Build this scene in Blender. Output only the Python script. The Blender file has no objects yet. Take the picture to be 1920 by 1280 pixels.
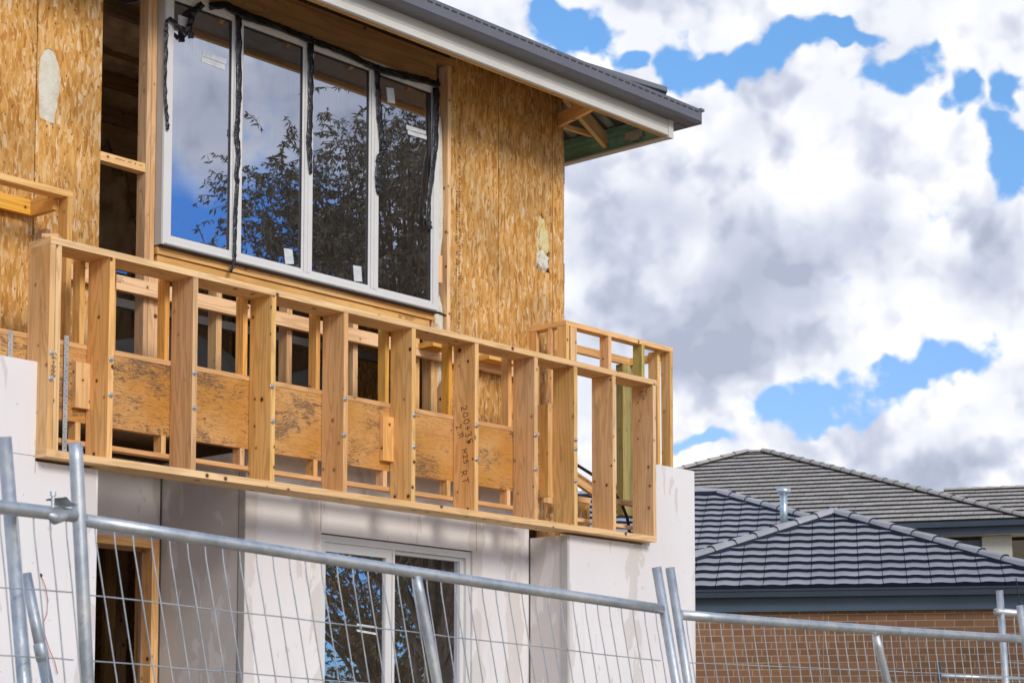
import bpy, bmesh, math, random
from mathutils import Vector, Matrix
random.seed(7)
sc = bpy.context.scene
COL = sc.collection
# ---------------------------------------------------------------- survey camera (also used to measure real planes)
F = 3800.0; CX, CY = 1005.0, 1127.0
P_ = math.atan(326/3800.0)
TH = math.atan((4342-CX)*math.cos(P_)/F)
CAM = Vector((-6.3968, -9.1004, 1.65))
Dv = Vector((math.cos(TH)*math.cos(P_), math.sin(TH)*math.cos(P_), math.sin(P_)))
Rv = Vector((math.sin(TH), -math.cos(TH), 0))
Uv = Vector((-math.cos(TH)*math.sin(P_), -math.sin(TH)*math.sin(P_), math.cos(P_)))
def ray(x, y): return Dv + Rv*((x-CX)/F) - Uv*((y-CY)/F)
def onY(x, y, Y):
    v = ray(x, y); return CAM + v*((Y-CAM.y)/v.y)
def onX(x, y, X):
    v = ray(x, y); return CAM + v*((X-CAM.x)/v.x)
def onP(x, y, P, N):
    v = ray(x, y); return CAM + v*((P-CAM).dot(N)/v.dot(N))
def dep(x, y, t): return CAM + ray(x, y)*t

# ---------------------------------------------------------------- node helpers
class NT:
    def __init__(s, tree): s.t = tree; s.n = tree.nodes; s.l = tree.links
    def new(s, typ, **kw):
        n = s.n.new(typ)
        for k, v in kw.items():
            setattr(n, k, v)
        return n
    def put(s, sock, v):
        if v is None: return
        if hasattr(v, 'is_output') or isinstance(v, bpy.types.NodeSocket): s.l.new(v, sock)
        else: sock.default_value = v
    def math(s, op, a, b=None, c=None, clamp=False):
        n = s.new('ShaderNodeMath', operation=op, use_clamp=clamp)
        s.put(n.inputs[0], a); s.put(n.inputs[1], b)
        if c is not None: s.put(n.inputs[2], c)
        return n.outputs[0]
    def vmath(s, op, a, b=None, scale=None):
        n = s.new('ShaderNodeVectorMath', operation=op)
        s.put(n.inputs[0], a); s.put(n.inputs[1], b)
        if scale is not None: s.put(n.inputs['Scale'], scale)
        return n.outputs['Value'] if op in ('DOT_PRODUCT', 'LENGTH', 'DISTANCE') else n.outputs[0]
    def mix(s, f, a, b, mode='MIX'):
        n = s.new('ShaderNodeMix', data_type='RGBA', blend_type=mode)
        s.put(n.inputs[0], f)
        s.put(n.inputs[6], (*a, 1) if isinstance(a, tuple) and len(a) == 3 else a)
        s.put(n.inputs[7], (*b, 1) if isinstance(b, tuple) and len(b) == 3 else b)
        return n.outputs[2]
    def noise(s, vec, scale=5, detail=3, rough=.5, dist=0, dim='3D'):
        n = s.new('ShaderNodeTexNoise', noise_dimensions=dim)
        s.put(n.inputs['Vector'], vec)
        n.inputs['Scale'].default_value = scale; n.inputs['Detail'].default_value = detail
        n.inputs['Roughness'].default_value = rough; n.inputs['Distortion'].default_value = dist
        return n.outputs['Fac'], n.outputs['Color']
    def vor(s, vec, scale=1, feature='F1', rnd=1.0, dim='2D'):
        n = s.new('ShaderNodeTexVoronoi', feature=feature, voronoi_dimensions=dim)
        s.put(n.inputs['Vector'], vec); n.inputs['Scale'].default_value = scale
        n.inputs['Randomness'].default_value = rnd
        return n
    def mapr(s, v, a, b, c=0.0, d=1.0, smooth=True):
        n = s.new('ShaderNodeMapRange', interpolation_type='SMOOTHSTEP' if smooth else 'LINEAR')
        s.put(n.inputs[0], v)
        for i, q in enumerate((a, b, c, d)): n.inputs[1+i].default_value = q
        return n.outputs[0]
    def mapping(s, vec, loc=(0, 0, 0), rot=(0, 0, 0), scale=(1, 1, 1)):
        n = s.new('ShaderNodeMapping')
        s.put(n.inputs[0], vec); n.inputs[1].default_value = loc
        n.inputs[2].default_value = rot; n.inputs[3].default_value = scale
        return n.outputs[0]
    def ramp(s, v, stops):
        n = s.new('ShaderNodeValToRGB'); s.put(n.inputs[0], v)
        e = n.color_ramp.elements
        while len(e) < len(stops): e.new(.5)
        for i, (p, c) in enumerate(stops):
            e[i].position = p; e[i].color = (*c, 1)
        return n.outputs[0]
    def uv(s): return s.new('ShaderNodeUVMap').outputs[0]
    def obj(s): return s.new('ShaderNodeTexCoord').outputs['Object']
    def geo(s): return s.new('ShaderNodeNewGeometry').outputs['Position']
    def rnd(s): return s.new('ShaderNodeObjectInfo').outputs['Random']
def mat(name, rough=.6, metal=0.0, spec=.4):
    m = bpy.data.materials.new(name); m.use_nodes = True
    t = NT(m.node_tree); b = t.n['Principled BSDF']
    b.inputs['Roughness'].default_value = rough; b.inputs['Metallic'].default_value = metal
    b.inputs['Specular IOR Level'].default_value = spec
    return m, t, b
def bump(t, b, h, strength=.3, dist=.002):
    n = t.new('ShaderNodeBump'); n.inputs['Strength'].default_value = strength
    n.inputs['Distance'].default_value = dist
    t.l.new(h, n.inputs['Height']); t.l.new(n.outputs[0], b.inputs['Normal'])

def wood(name, light, dark, knot=(.11, .04, .015), knots=1.0, grey=0.0, ringc=1.0):
    m, t, b = mat(name, .62, 0, .25)
    uv = t.uv(); r = t.rnd()
    off = t.new('ShaderNodeCombineXYZ'); t.put(off.inputs[0], t.math('MULTIPLY', r, 37.0)); t.put(off.inputs[1], t.math('MULTIPLY', r, 91.0))
    v = t.vmath('ADD', uv, off.outputs[0])
    v1 = t.mapping(v, scale=(.55, 7, 1))
    n1, _ = t.noise(v1, 1.5, 2, .45, .25)
    # growth rings: contour lines of a stretched noise field -> cathedral figure
    rings = t.math('SINE', t.math('MULTIPLY', n1, 54.0*ringc))
    rings = t.mapr(rings, -.2, 1.0, 0, 1)
    v2 = t.mapping(v, scale=(2.5, 160, 1))
    n2, _ = t.noise(v2, 1.0, 3, .6)
    n3, _ = t.noise(t.mapping(v, scale=(.8, 4, 1)), 1.0, 2, .5)
    col = t.mix(t.mapr(n3, .3, .75), light, dark)
    col = t.mix(t.math('MULTIPLY', rings, .42), col, tuple(c*.62 for c in dark))
    col = t.mix(t.mapr(n2, .45, .8, 0, .28), col, tuple(c*.55 for c in dark))
    # knots
    vo = t.vor(v, 6.2)
    sep = t.new('ShaderNodeSeparateColor'); t.put(sep.inputs[0], vo.outputs['Color'])
    size = t.math('MULTIPLY', sep.outputs[1], .062)
    d = t.math('SUBTRACT', vo.outputs['Distance'], size)
    kn = t.mapr(d, .012, .045, 1, 0)
    halo = t.mapr(d, .02, .13, 1, 0)
    on = t.math('MULTIPLY', t.math('GREATER_THAN', sep.outputs[0], 1-.5*knots), t.mapr(r, .1, .7, .3, 1.2))
    col = t.mix(t.math('MULTIPLY', t.math('MULTIPLY', halo, on), .45), col, tuple(c*.7 for c in dark))
    col = t.mix(t.math('MULTIPLY', kn, on), col, knot)
    # handling dirt
    n5, _ = t.noise(t.mapping(v, scale=(2, 5, 1)), 2.2, 4, .6)
    col = t.mix(t.mapr(n5, .55, .8, 0, .45+grey), col, (.18, .12, .08))
    # board to board tint
    hv = t.new('ShaderNodeHueSaturation'); t.put(hv.inputs['Color'], col)
    t.put(hv.inputs['Value'], t.mapr(r, 0, 1, .80, 1.14, False))
    r2 = t.math('FRACT', t.math('MULTIPLY', r, 7.31))
    t.put(hv.inputs['Saturation'], t.mapr(r2, 0, 1, .86, 1.1, False))
    t.put(hv.inputs['Hue'], t.mapr(t.math('FRACT', t.math('MULTIPLY', r, 3.7)), 0, 1, .493, .505, False))
    t.put(b.inputs['Base Color'], hv.outputs[0])
    h = t.math('ADD', n2, t.math('MULTIPLY', rings, .5))
    bump(t, b, h, .35, .0012)
    return m
PINE = wood('pine', (.93, .60, .28), (.80, .44, .15), knots=1.15)
PINE_FRONT = wood('pine_weathered', (.89, .60, .32), (.76, .45, .19), knots=.8, grey=.12)
PINE_YEL = wood('pine_sap', (.88, .50, .14), (.74, .37, .075), knots=.35)
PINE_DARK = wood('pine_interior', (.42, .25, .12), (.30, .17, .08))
PINE_GREEN = wood('pine_treated', (.56, .47, .19), (.46, .38, .13), knots=.5)
LVLH = wood('lvl_header', (.60, .33, .12), (.50, .25, .085), knots=.35, ringc=.6)

def lvl():
    m, t, b = mat('lvl_beam', .5, 0, .3)
    uv = t.uv()
    n1, _ = t.noise(t.mapping(uv, scale=(1.2, 10, 1)), 2.0, 4, .55, .4)
    n3, _ = t.noise(t.mapping(uv, scale=(1.6, 1.6, 1)), 1.5, 2, .5)
    col = t.mix(t.mapr(n3, .35, .65), (.66, .36, .13), (.56, .26, .055))
    col = t.mix(t.mapr(t.math('SINE', t.math('MULTIPLY', n1, 45)), 0, 1, 0, .3), col, (.36, .16, .04))
    # mould and scrape marks: dark, drawn out along the board, in patches
    nz, nc = t.noise(t.mapping(uv, scale=(1, 1, 1)), 5, 3, .5)
    w = t.vmath('ADD', uv, t.vmath('SCALE', nc, None, .12))
    m1, _ = t.noise(t.mapping(w, scale=(14, 75, 1)), 1.5, 5, .75, 1.2)
    reg, _ = t.noise(t.mapping(uv, scale=(1, 1.6, 1)), 2.6, 3, .6)
    reg = t.mapr(reg, .44, .66, 0, 1)
    su = t.new('ShaderNodeSeparateXYZ'); t.put(su.inputs[0], uv)
    boost = t.mapr(su.outputs[0], 6.3, 8.9, .05, .0, False)
    mk = t.mapr(t.math('ADD', t.math('ADD', m1, boost), t.math('MULTIPLY', reg, .15)), .59, .66)
    col = t.mix(t.math('MULTIPLY', mk, .8), col, (.05, .035, .03))
    col = t.mix(t.math('MULTIPLY', reg, .25), col, (.38, .22, .12))
    m2, _ = t.noise(t.mapping(w, scale=(30, 110, 1)), 1.5, 4, .6)
    col = t.mix(t.math('MULTIPLY', t.mapr(m2, .6, .72), .45), col, (.12, .06, .03))
    t.put(b.inputs['Base Color'], col)
    bump(t, b, m1, .25, .001)
    return m
LVL = lvl()

def osb(name='osb', tint=1.0):
    m, t, b = mat(name, .6, 0, .25)
    uv = t.uv()
    nz, nc = t.noise(uv, 7, 2, .5)
    base, _ = t.noise(t.mapping(uv, scale=(30, 14, 1)), 2.2, 4, .65)
    col = t.ramp(base, [(.25, (.30, .14, .045)), (.5, (.56, .31, .105)), (.78, (.72, .45, .19))])
    hsum = base
    layers = [(.5, 22, 60, .4, 5), (-.9, 24, 64, .45, 7), (.2, 26, 105, .25, 11), (-.65, 30, 110, .35, 23), (.95, 32, 115, .38, 31), (-.2, 19, 80, .45, 47), (1.3, 26, 95, .5, 91), (-1.1, 24, 95, .5, 97), (.7, 30, 80, .55, 101), (-.5, 34, 90, .5, 103),
              (.6, 17, 66, .55, 59), (-.5, 14, 54, .6, 73), (.15, 11, 44, .70, 83), (-.25, 9, 37, .80, 87), (.9, 13, 46, .78, 113), (.1, 8, 36, .88, 127)]
    rw, _ = t.noise(uv, 4.5, 2, .5)
    for (rot, sv, su, thr, seed) in layers:
        # flakes: long in v (vertical), narrow in u
        vv = t.mapping(t.vmath('ADD', uv, t.vmath('SCALE', nc, None, .025)), loc=(seed*1.7, seed*.9, 0), rot=(0, 0, rot), scale=(su, sv, 1))
        vo = t.vor(vv, 1.0)
        sep = t.new('ShaderNodeSeparateColor'); t.put(sep.inputs[0], vo.outputs['Color'])
        edge = t.vor(vv, 1.0, 'DISTANCE_TO_EDGE')
        on = t.math('MULTIPLY', t.math('GREATER_THAN', sep.outputs[0], thr), t.mapr(edge.outputs['Distance'], .03, .12))
        fibre, _ = t.noise(t.mapping(vv, scale=(2.2, .35, 1)), 1.4, 2, .6)
        c = t.ramp(sep.outputs[1], [(0, (.38, .16, .045)), (.3, (.62, .325, .10)), (.7, (.78, .46, .185)), (.9, (.86, .61, .34)), (1, (.92, .74, .52))])
        c = t.mix(t.mapr(fibre, .35, .7, 0, .35), c, (.45, .24, .09))
        col = t.mix(t.math('MULTIPLY', on, .85), col, c)
        hsum = t.math('ADD', hsum, t.math('MULTIPLY', on, sep.outputs[2]))
    sp = t.vor(t.mapping(uv, scale=(22, 14, 1)), 1.0)
    s2 = t.new('ShaderNodeSeparateColor'); t.put(s2.inputs[0], sp.outputs['Color'])
    dk = t.math('MULTIPLY', t.mapr(sp.outputs['Distance'], .06, .16, 1, 0), t.math('GREATER_THAN', s2.outputs[0], .86))
    col = t.mix(t.math('MULTIPLY', dk, .8), col, (.10, .04, .02))
    bg, _ = t.noise(uv, 1.7, 3, .5)
    hv = t.new('ShaderNodeHueSaturation'); t.put(hv.inputs['Color'], col)
    hv.inputs['Saturation'].default_value = 1.08
    t.put(hv.inputs['Value'], t.mapr(bg, .34, .66, .78*tint, 1.07*tint))
    t.put(b.inputs['Base Color'], hv.outputs[0])
    bump(t, b, hsum, .35, .0015)
    return m
OSB = osb()

def plain(name, col, rough=.5, metal=0, spec=.4, var=.06, scale=6, bumpy=0):
    m, t, b = mat(name, rough, metal, spec)
    n, _ = t.noise(t.obj(), scale, 4, .6)
    c = t.mix(t.mapr(n, .3, .7), tuple(x*(1-var) for x in col), tuple(min(1, x*(1+var)) for x in col))
    t.put(b.inputs['Base Color'], c)
    if bumpy: bump(t, b, t.noise(t.obj(), scale*8, 3, .6)[0], bumpy, .002)
    return m
def render_wall():
    m, t, b = mat('white_panel', .85, 0, .15)
    p = t.geo()
    n, _ = t.noise(p, 1.4, 3, .5)
    col = t.mix(t.mapr(n, .3, .7), (.78, .755, .765), (.83, .81, .815))
    sp = t.new('ShaderNodeSeparateXYZ'); t.put(sp.inputs[0], p)
    X = sp.outputs[0]
    # trowelled filler: pale brown patches that keep to the panel joints
    band = None
    for (x0, w) in ((.95, .3), (1.8, .12), (2.42, .1), (3.9, .12), (4.30, .14), (4.47, .05), (5.22, .16), (.33, .06), (-.6, .05)):
        d = t.math('ABSOLUTE', t.math('SUBTRACT', X, x0))
        k = t.mapr(d, w*.35, w, 1, 0)
        band = k if band is None else t.math('MAXIMUM', band, k)
    n2, _ = t.noise(t.mapping(p, scale=(7, 7, 2.6)), 1.0, 4, .55, .6)
    st = t.mapr(t.math('ADD', n2, t.math('MULTIPLY', band, .2)), .62, .655)
    col = t.mix(t.math('MULTIPLY', st, .38), col, (.50, .44, .38))
    n4, _ = t.noise(t.mapping(p, scale=(5, 5, 1.0)), 1.0, 4, .6)
    col = t.mix(t.math('MULTIPLY', t.mapr(t.math('ADD', n4, t.math('MULTIPLY', band, .12)), .58, .75), .25), col, (.60, .53, .49))
    pits = t.vor(p, 17, dim='3D'); ps = t.new('ShaderNodeSeparateColor'); t.put(ps.inputs[0], pits.outputs['Color'])
    pt = t.math('MULTIPLY', t.mapr(pits.outputs['Distance'], .05, .1, 1, 0), t.math('GREATER_THAN', ps.outputs[0], .7))
    col = t.mix(t.math('MULTIPLY', pt, .6), col, (.30, .26, .26))
    n3, _ = t.noise(p, 260, 2, .6)
    t.put(b.inputs['Base Color'], col)
    bump(t, b, t.math('SUBTRACT', n3, t.math('MULTIPLY', pt, 2)), .35, .002)
    return m
PANEL = render_wall()
def galv():
    m, t, b = mat('galvanised_steel', .42, .75, .5)
    o = t.obj()
    n, _ = t.noise(t.mapping(o, scale=(1, 1, 1)), 9, 5, .65)
    n2, _ = t.noise(o, 45, 3, .6)
    col = t.ramp(n, [(.3, (.36, .41, .46)), (.5, (.52, .56, .60)), (.72, (.66, .67, .66))])
    col = t.mix(t.mapr(n2, .62, .74, 0, .5), col, (.25, .29, .33))
    r, _ = t.noise(o, 14, 4, .7)
    col = t.mix(t.mapr(r, .655, .74, 0, .6), col, (.36, .22, .12))
    t.put(b.inputs['Base Color'], col)
    t.put(b.inputs['Roughness'], t.mapr(n2, .3, .7, .36, .6))
    bump(t, b, n2, .15, .001)
    return m
GALV = galv()
ZINC = plain('zinc_bolt', (.62, .66, .70), .3, .9, .5, .1, 60)
FRAME = plain('window_frame_white', (.70, .70, .70), .35, 0, .5, .03, 3)
FRAME_G = plain('window_jamb_grey', (.50, .50, .50), .45, 0, .5, .04, 3)
GASKET = plain('rubber_gasket', (.02, .02, .025), .5)
FASC = plain('fascia_cream', (.66, .65, .61), .38, .0, .5, .05, 2)
GUTT = plain('gutter_grey', (.135, .14, .17), .35, .1, .5, .06, 2)
GREEN = plain('fascia_inside_green', (.30, .62, .53), .5, 0, .4, .25, 3)
ROOFU = plain('roof_underside', (.28, .36, .33), .6, 0, .3, .5, 5)
SLOT = plain('slot_dark', (.05, .05, .055), .6)
DARKB = plain('navy_gutter', (.045, .06, .085), .4, .1, .5, .1, 2)
FOILTAPE = plain('wrap_foil', (.30, .25, .2), .5, 0, .4, .4, 9)
FAR_CREAM = plain('cream_render', (.55, .54, .47), .8, 0, .2, .04, 2)
DARKGLASS = plain('dark_glass', (.03, .035, .04), .08, 0, .6)
INK = plain('marker_ink', (.015, .013, .015), .6)
PENCIL = plain('stamp_ink', (.12, .07, .045), .7)
HOSE = plain('black_hose', (.012, .014, .02), .35, 0, .5)
SHEETG = plain('grey_sheet', (.20, .21, .235), .5, 0, .4, .15, 3, .4)
STICK = plain('white_label', (.62, .66, .70), .45, 0, .4, .12, 30)
WIRE_R = plain('wire_red', (.55, .12, .10), .5)
WIRE_W = plain('wire_white', (.7, .7, .7), .5)
CONC = plain('concrete_floor', (.35, .33, .31), .8, 0, .2, .15, 4)
def insul(name, a, bcol, s=9):
    m, t, b = mat(name, .95, 0, .05)
    n, _ = t.noise(t.obj(), s, 5, .65, .5)
    t.put(b.inputs['Base Color'], t.mix(t.mapr(n, .3, .7), a, bcol))
    bump(t, b, t.noise(t.obj(), s*5, 4, .7)[0], .8, .01)
    return m
WOOL = insul('insulation_white', (.66, .62, .48), (.80, .78, .70))
WOOLY = insul('insulation_yellow', (.72, .58, .22), (.82, .74, .48), 14)
WOOLD = insul('insulation_brown', (.50, .35, .20), (.80, .62, .42), 3)
def tape_m():
    m, t, b = mat('black_flashing_tape', .14, 0, .5)
    n, _ = t.noise(t.obj(), 28, 4, .6, .6)
    t.put(b.inputs['Base Color'], (.006, .007, .011, 1))
    n, _ = t.noise(t.mapping(t.obj(), scale=(1, 1, .35)), 60, 3, .6, 1.0)
    bump(t, b, n, .55, .012)
    return m
TAPE = tape_m()
def glass_m(fac, tint=(.55, .53, .52)):
    m = bpy.data.materials.new('window_glass'); m.use_nodes = True
    t = NT(m.node_tree); t.n.remove(t.n['Principled BSDF'])
    out = t.n['Material Output']
    g = t.new('ShaderNodeBsdfGlossy'); g.inputs['Roughness'].default_value = .0
    g.inputs['Color'].default_value = (.86, .9, 1, 1)
    tr = t.new('ShaderNodeBsdfTransparent'); tr.inputs[0].default_value = (*tint, 1)
    df = t.new('ShaderNodeBsdfDiffuse'); df.inputs[0].default_value = (.32, .27, .23, 1)
    mx = t.new('ShaderNodeMixShader'); mx.inputs[0].default_value = fac
    t.l.new(tr.outputs[0], mx.inputs[1]); t.l.new(g.outputs[0], mx.inputs[2])
    p = t.geo()
    n, _ = t.noise(t.mapping(p, scale=(60, 60, 1.5)), 1, 3, .6)
    n2, _ = t.noise(p, 2.2, 3, .6)
    dust_haze = t.math('ADD', t.math('MULTIPLY', t.mapr(n, .52, .78), t.mapr(n2, .45, .65, .03, .26)), .05)  # dust streaks, plus an even brown veil standing in for reflected haze
    m2 = t.new('ShaderNodeMixShader'); t.put(m2.inputs[0], dust_haze)
    t.l.new(mx.outputs[0], m2.inputs[1]); t.l.new(df.outputs[0], m2.inputs[2])
    # very slight waviness of float glass
    bp = t.new('ShaderNodeBump'); bp.inputs['Strength'].default_value = .06; bp.inputs['Distance'].default_value = .002
    t.put(bp.inputs['Height'], t.noise(p, 3.0, 1, .5)[0]); t.l.new(bp.outputs[0], g.inputs['Normal'])
    t.l.new(m2.outputs[0], out.inputs[0])
    return m
GLASS = glass_m(.60)
GLASS2 = glass_m(.72, (.35, .33, .3))

def tile_m(name, a, b_, rough=.45, spec=.5):
    m, t, b = mat(name, rough, 0, spec)
    r = t.new('ShaderNodeAttribute', attribute_name='tint').outputs['Fac']
    n, _ = t.noise(t.geo(), 2.2, 5, .65)
    c = t.mix(t.mapr(n, .3, .7), a, b_)
    hv = t.new('ShaderNodeHueSaturation'); t.put(hv.inputs['Color'], c)
    t.put(hv.inputs['Value'], t.mapr(r, 0, 1, .94, 1.06, False)); t.put(b.inputs['Base Color'], hv.outputs[0])
    n2, _ = t.noise(t.geo(), 60, 3, .6); bump(t, b, n2, .2, .002)
    return m
TILE = tile_m('grey_roof_tile', (.33, .33, .35), (.42, .42, .44))
TILE_F = tile_m('pale_roof_tile', (.36, .335, .305), (.47, .44, .40), .7, .3)
TILE_EDGE = plain('tile_edge_shadow', (.02, .028, .055), .7, 0, .2)  # tile front edges, with the course shadow lines put into the colour
TILE_EDGE_F = plain('tile_edge_brown_shadow', (.03, .026, .025), .8, 0, .2)  # far roof edges, shadow under each course painted near black
def brick():
    m, t, b = mat('brown_brick', .85, 0, .2)
    uv = t.uv()
    n = t.new('ShaderNodeTexBrick'); t.put(n.inputs['Vector'], uv)
    n.inputs['Scale'].default_value = 1; n.inputs['Brick Width'].default_value = .24; n.inputs['Row Height'].default_value = .086
    n.inputs['Mortar Size'].default_value = .006; n.inputs['Mortar Smooth'].default_value = .15; n.inputs['Bias'].default_value = 0
    n.inputs['Color1'].default_value = (.345, .185, .10, 1); n.inputs['Color2'].default_value = (.245, .13, .072, 1)
    n.inputs['Mortar'].default_value = (.50, .40, .28, 1)
    nz, _ = t.noise(uv, 60, 4, .7)
    c = t.mix(t.mapr(nz, .62, .75, 0, .5), n.outputs['Color'], (.08, .04, .03))
    n2, _ = t.noise(uv, 1.5, 3, .6)
    c = t.mix(t.mapr(n2, .3, .7, 0, .2), c, (.45, .25, .16))
    t.put(b.inputs['Base Color'], c)
    bump(t, b, t.math('SUBTRACT', nz, n.outputs['Fac']), .5, .004)
    return m
BRICK = brick()

# ---------------------------------------------------------------- mesh helpers
class MB:
    def __init__(s): s.v = []; s.f = []; s.uv = []; s.mi = []; s.t = []
    def face(s, pts, uvs=None, mi=0, tint=.5):
        i = len(s.v); s.v += [tuple(p) for p in pts]; s.f.append(tuple(range(i, i+len(pts))))
        s.uv.append(uvs or [(0, 0)]*len(pts)); s.mi.append(mi); s.t.append(tint)
    def beam(s, O, A, B, C, la, lb, lc, mi=0, off=None):
        """box: origin corner O, unit axes A (grain), B, C with lengths"""
        O, A, B, C = Vector(O), Vector(A).normalized(), Vector(B).normalized(), Vector(C).normalized()
        if A.cross(B).dot(C) < 0: B, C, lb, lc = C, B, lc, lb
        ou, ov = off if off else (random.uniform(0, 40), random.uniform(0, 40))
        def P(a, b, c): return O+A*(a*la)+B*(b*lb)+C*(c*lc)
        for (q, ax, lx, o2) in (
            (((0, 0, 0), (0, 1, 0), (1, 1, 0), (1, 0, 0)), 'ab', lb, 0),
            (((0, 0, 1), (1, 0, 1), (1, 1, 1), (0, 1, 1)), 'ab', lb, .31),
            (((0, 0, 0), (1, 0, 0), (1, 0, 1), (0, 0, 1)), 'ac', lc, .67),
            (((0, 1, 0), (0, 1, 1), (1, 1, 1), (1, 1, 0)), 'ac', lc, 1.03),
            (((0, 0, 0), (0, 0, 1), (0, 1, 1), (0, 1, 0)), 'bc', 0, 1.5),
            (((1, 0, 0), (1, 1, 0), (1, 1, 1), (1, 0, 1)), 'bc', 0, 1.9)):
            pts = [P(*k) for k in q]
            if ax == 'ab': uvs = [(ou+k[0]*la, ov+o2+k[1]*lb) for k in q]
            elif ax == 'ac': uvs = [(ou+k[0]*la, ov+o2+k[2]*lc) for k in q]
            else: uvs = [(ou+o2+k[1]*lb, ov+k[2]*lc) for k in q]
            s.face(pts, uvs, mi)
        return s
    def box(s, x0, x1, y0, y1, z0, z1, g=None, mi=0, off=None):
        L = {'x': x1-x0, 'y': y1-y0, 'z': z1-z0}
        g = g or max(L, key=L.get)
        ax = {'x': Vector((1, 0, 0)), 'y': Vector((0, 1, 0)), 'z': Vector((0, 0, 1))}
        o = [k for k in 'xyz' if k != g]
        if g == 'x': o = ['z', 'y']
        if g == 'z': o = ['x', 'y'] if L['x'] > L['y'] else ['y', 'x']
        return s.beam((x0, y0, z0), ax[g], ax[o[0]], ax[o[1]], L[g], L[o[0]], L[o[1]], mi, off)
    def sheet(s, x0, x1, y0, y1, z0, z1, mi=0):
        """vertical sheet facing -Y, uv = world x,z so flakes run vertically"""
        return s.beam((x0, y0, z0), (1, 0, 0), (0, 0, 1), (0, 1, 0), x1-x0, z1-z0, y1-y0, mi, (x0*1.37+5, z0+3))
    def tube(s, pts, r, n=10, mi=0, cap=True):
        pts = [Vector(p) for p in pts]
        rr = r if isinstance(r, (list, tuple)) else [r]*len(pts)
        rings = []; up = Vector((0, 0, 1))
        for i, p in enumerate(pts):
            d = (pts[min(i+1, len(pts)-1)]-pts[max(i-1, 0)]).normalized()
            a = d.cross(up)
            if a.length < .05: a = d.cross(Vector((1, 0, 0)))
            a.normalize(); b = a.cross(d).normalized()
            rings.append([p+(a*math.cos(2*math.pi*k/n)+b*math.sin(2*math.pi*k/n))*rr[i] for k in range(n)])
        base = len(s.v)
        for R in rings: s.v += [tuple(q) for q in R]
        for i in range(len(rings)-1):
            for k in range(n):
                k2 = (k+1) % n
                s.f.append((base+i*n+k, base+i*n+k2, base+(i+1)*n+k2, base+(i+1)*n+k))
                s.uv.append([(i, k/n)]*4); s.mi.append(mi); s.t.append(.5)
        if cap:
            s.f.append(tuple(base+k for k in range(n))[::-1]); s.uv.append([(0, 0)]*n); s.mi.append(mi); s.t.append(.5)
            e = base+(len(rings)-1)*n
            s.f.append(tuple(e+k for k in range(n))); s.uv.append([(0, 0)]*n); s.mi.append(mi); s.t.append(.5)
        return s
    def prism(s, poly, O, A, B, N, th, mi=0):
        """poly in (a,b) coords on plane O,A,B extruded by th along N"""
        O, A, B, N = Vector(O), Vector(A), Vector(B), Vector(N)
        ar = sum(poly[i][0]*poly[(i+1) % len(poly)][1]-poly[(i+1) % len(poly)][0]*poly[i][1] for i in range(len(poly)))
        if ar < 0: poly = poly[::-1]
        if A.cross(B).dot(N) > 0: O2, T = O, N*th
        else: O2, T = O+N*th, -N*th
        b = [O2+A*p[0]+B*p[1] for p in poly]
        uvp = [(p[0], p[1]) for p in poly]
        s.face([q+T for q in b], uvp, mi); s.face(b[::-1], uvp[::-1], mi)
        for i in range(len(b)):
            j = (i+1) % len(b)
            s.face([b[i], b[j], b[j]+T, b[i]+T], [uvp[i], uvp[j], (uvp[j][0]+.01, uvp[j][1]), (uvp[i][0]+.01, uvp[i][1])], mi)
        return s
    def build(s, name, mats, parent=None, smooth=False, merge=False):
        me = bpy.data.meshes.new(name); me.from_pydata(s.v, [], s.f); 
        uvl = me.uv_layers.new(name='UVMap'); k = 0
        for p, u in zip(me.polygons, s.uv):
            for q, li in enumerate(p.loop_indices): uvl.data[li].uv = u[q]
        if not isinstance(mats, (list, tuple)): mats = [mats]
        for m in mats: me.materials.append(m)
        for p, i in zip(me.polygons, s.mi): p.material_index = i
        at = me.attributes.new('tint', 'FLOAT', 'FACE')
        for i, v in enumerate(s.t): at.data[i].value = v
        if merge:
            bm = bmesh.new(); bm.from_mesh(me); bmesh.ops.remove_doubles(bm, verts=bm.verts, dist=1e-5); bm.to_mesh(me); bm.free()
        if smooth:
            for p in me.polygons: p.use_smooth = True
        me.update()
        o = bpy.data.objects.new(name, me); COL.objects.link(o)
        if parent is not None:
            o.parent = parent
            o.matrix_parent_inverse = WORLD[parent.name].inverted()
        WORLD[o.name] = Matrix.Identity(4)
        return o
WORLD = {}
def thing(name, label, cat, loc=(0, 0, 0), group=None):
    o = bpy.data.objects.new(name, None); COL.objects.link(o); o.location = loc
    o.empty_display_size = .3
    WORLD[o.name] = Matrix.Translation(loc)
    tag(o, label, cat, group); return o
def tag(o, label=None, cat=None, group=None, kind=None):
    if label: o['label'] = label
    if cat: o['category'] = cat
    if group: o['group'] = group
    if kind: o['kind'] = kind
    return o
def single(name, bld, mats, label, cat, smooth=False, group=None):
    return tag(bld.build(name, mats, smooth=smooth), label, cat, group)
X_, Y_, Z_ = Vector((1, 0, 0)), Vector((0, 1, 0)), Vector((0, 0, 1))

# ================================================================ HOUSE UNDER CONSTRUCTION
house = thing('unfinished_house', 'two storey timber framed house under construction with strand board walls and a timber balcony frame', 'house', (2.7, .8, 0))
def part(name, b, mats, parent=None, label=None, **k):
    o = b.build(name, mats, parent or house, **k)
    if label: o['label'] = label
    return o
W = .8
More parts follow.
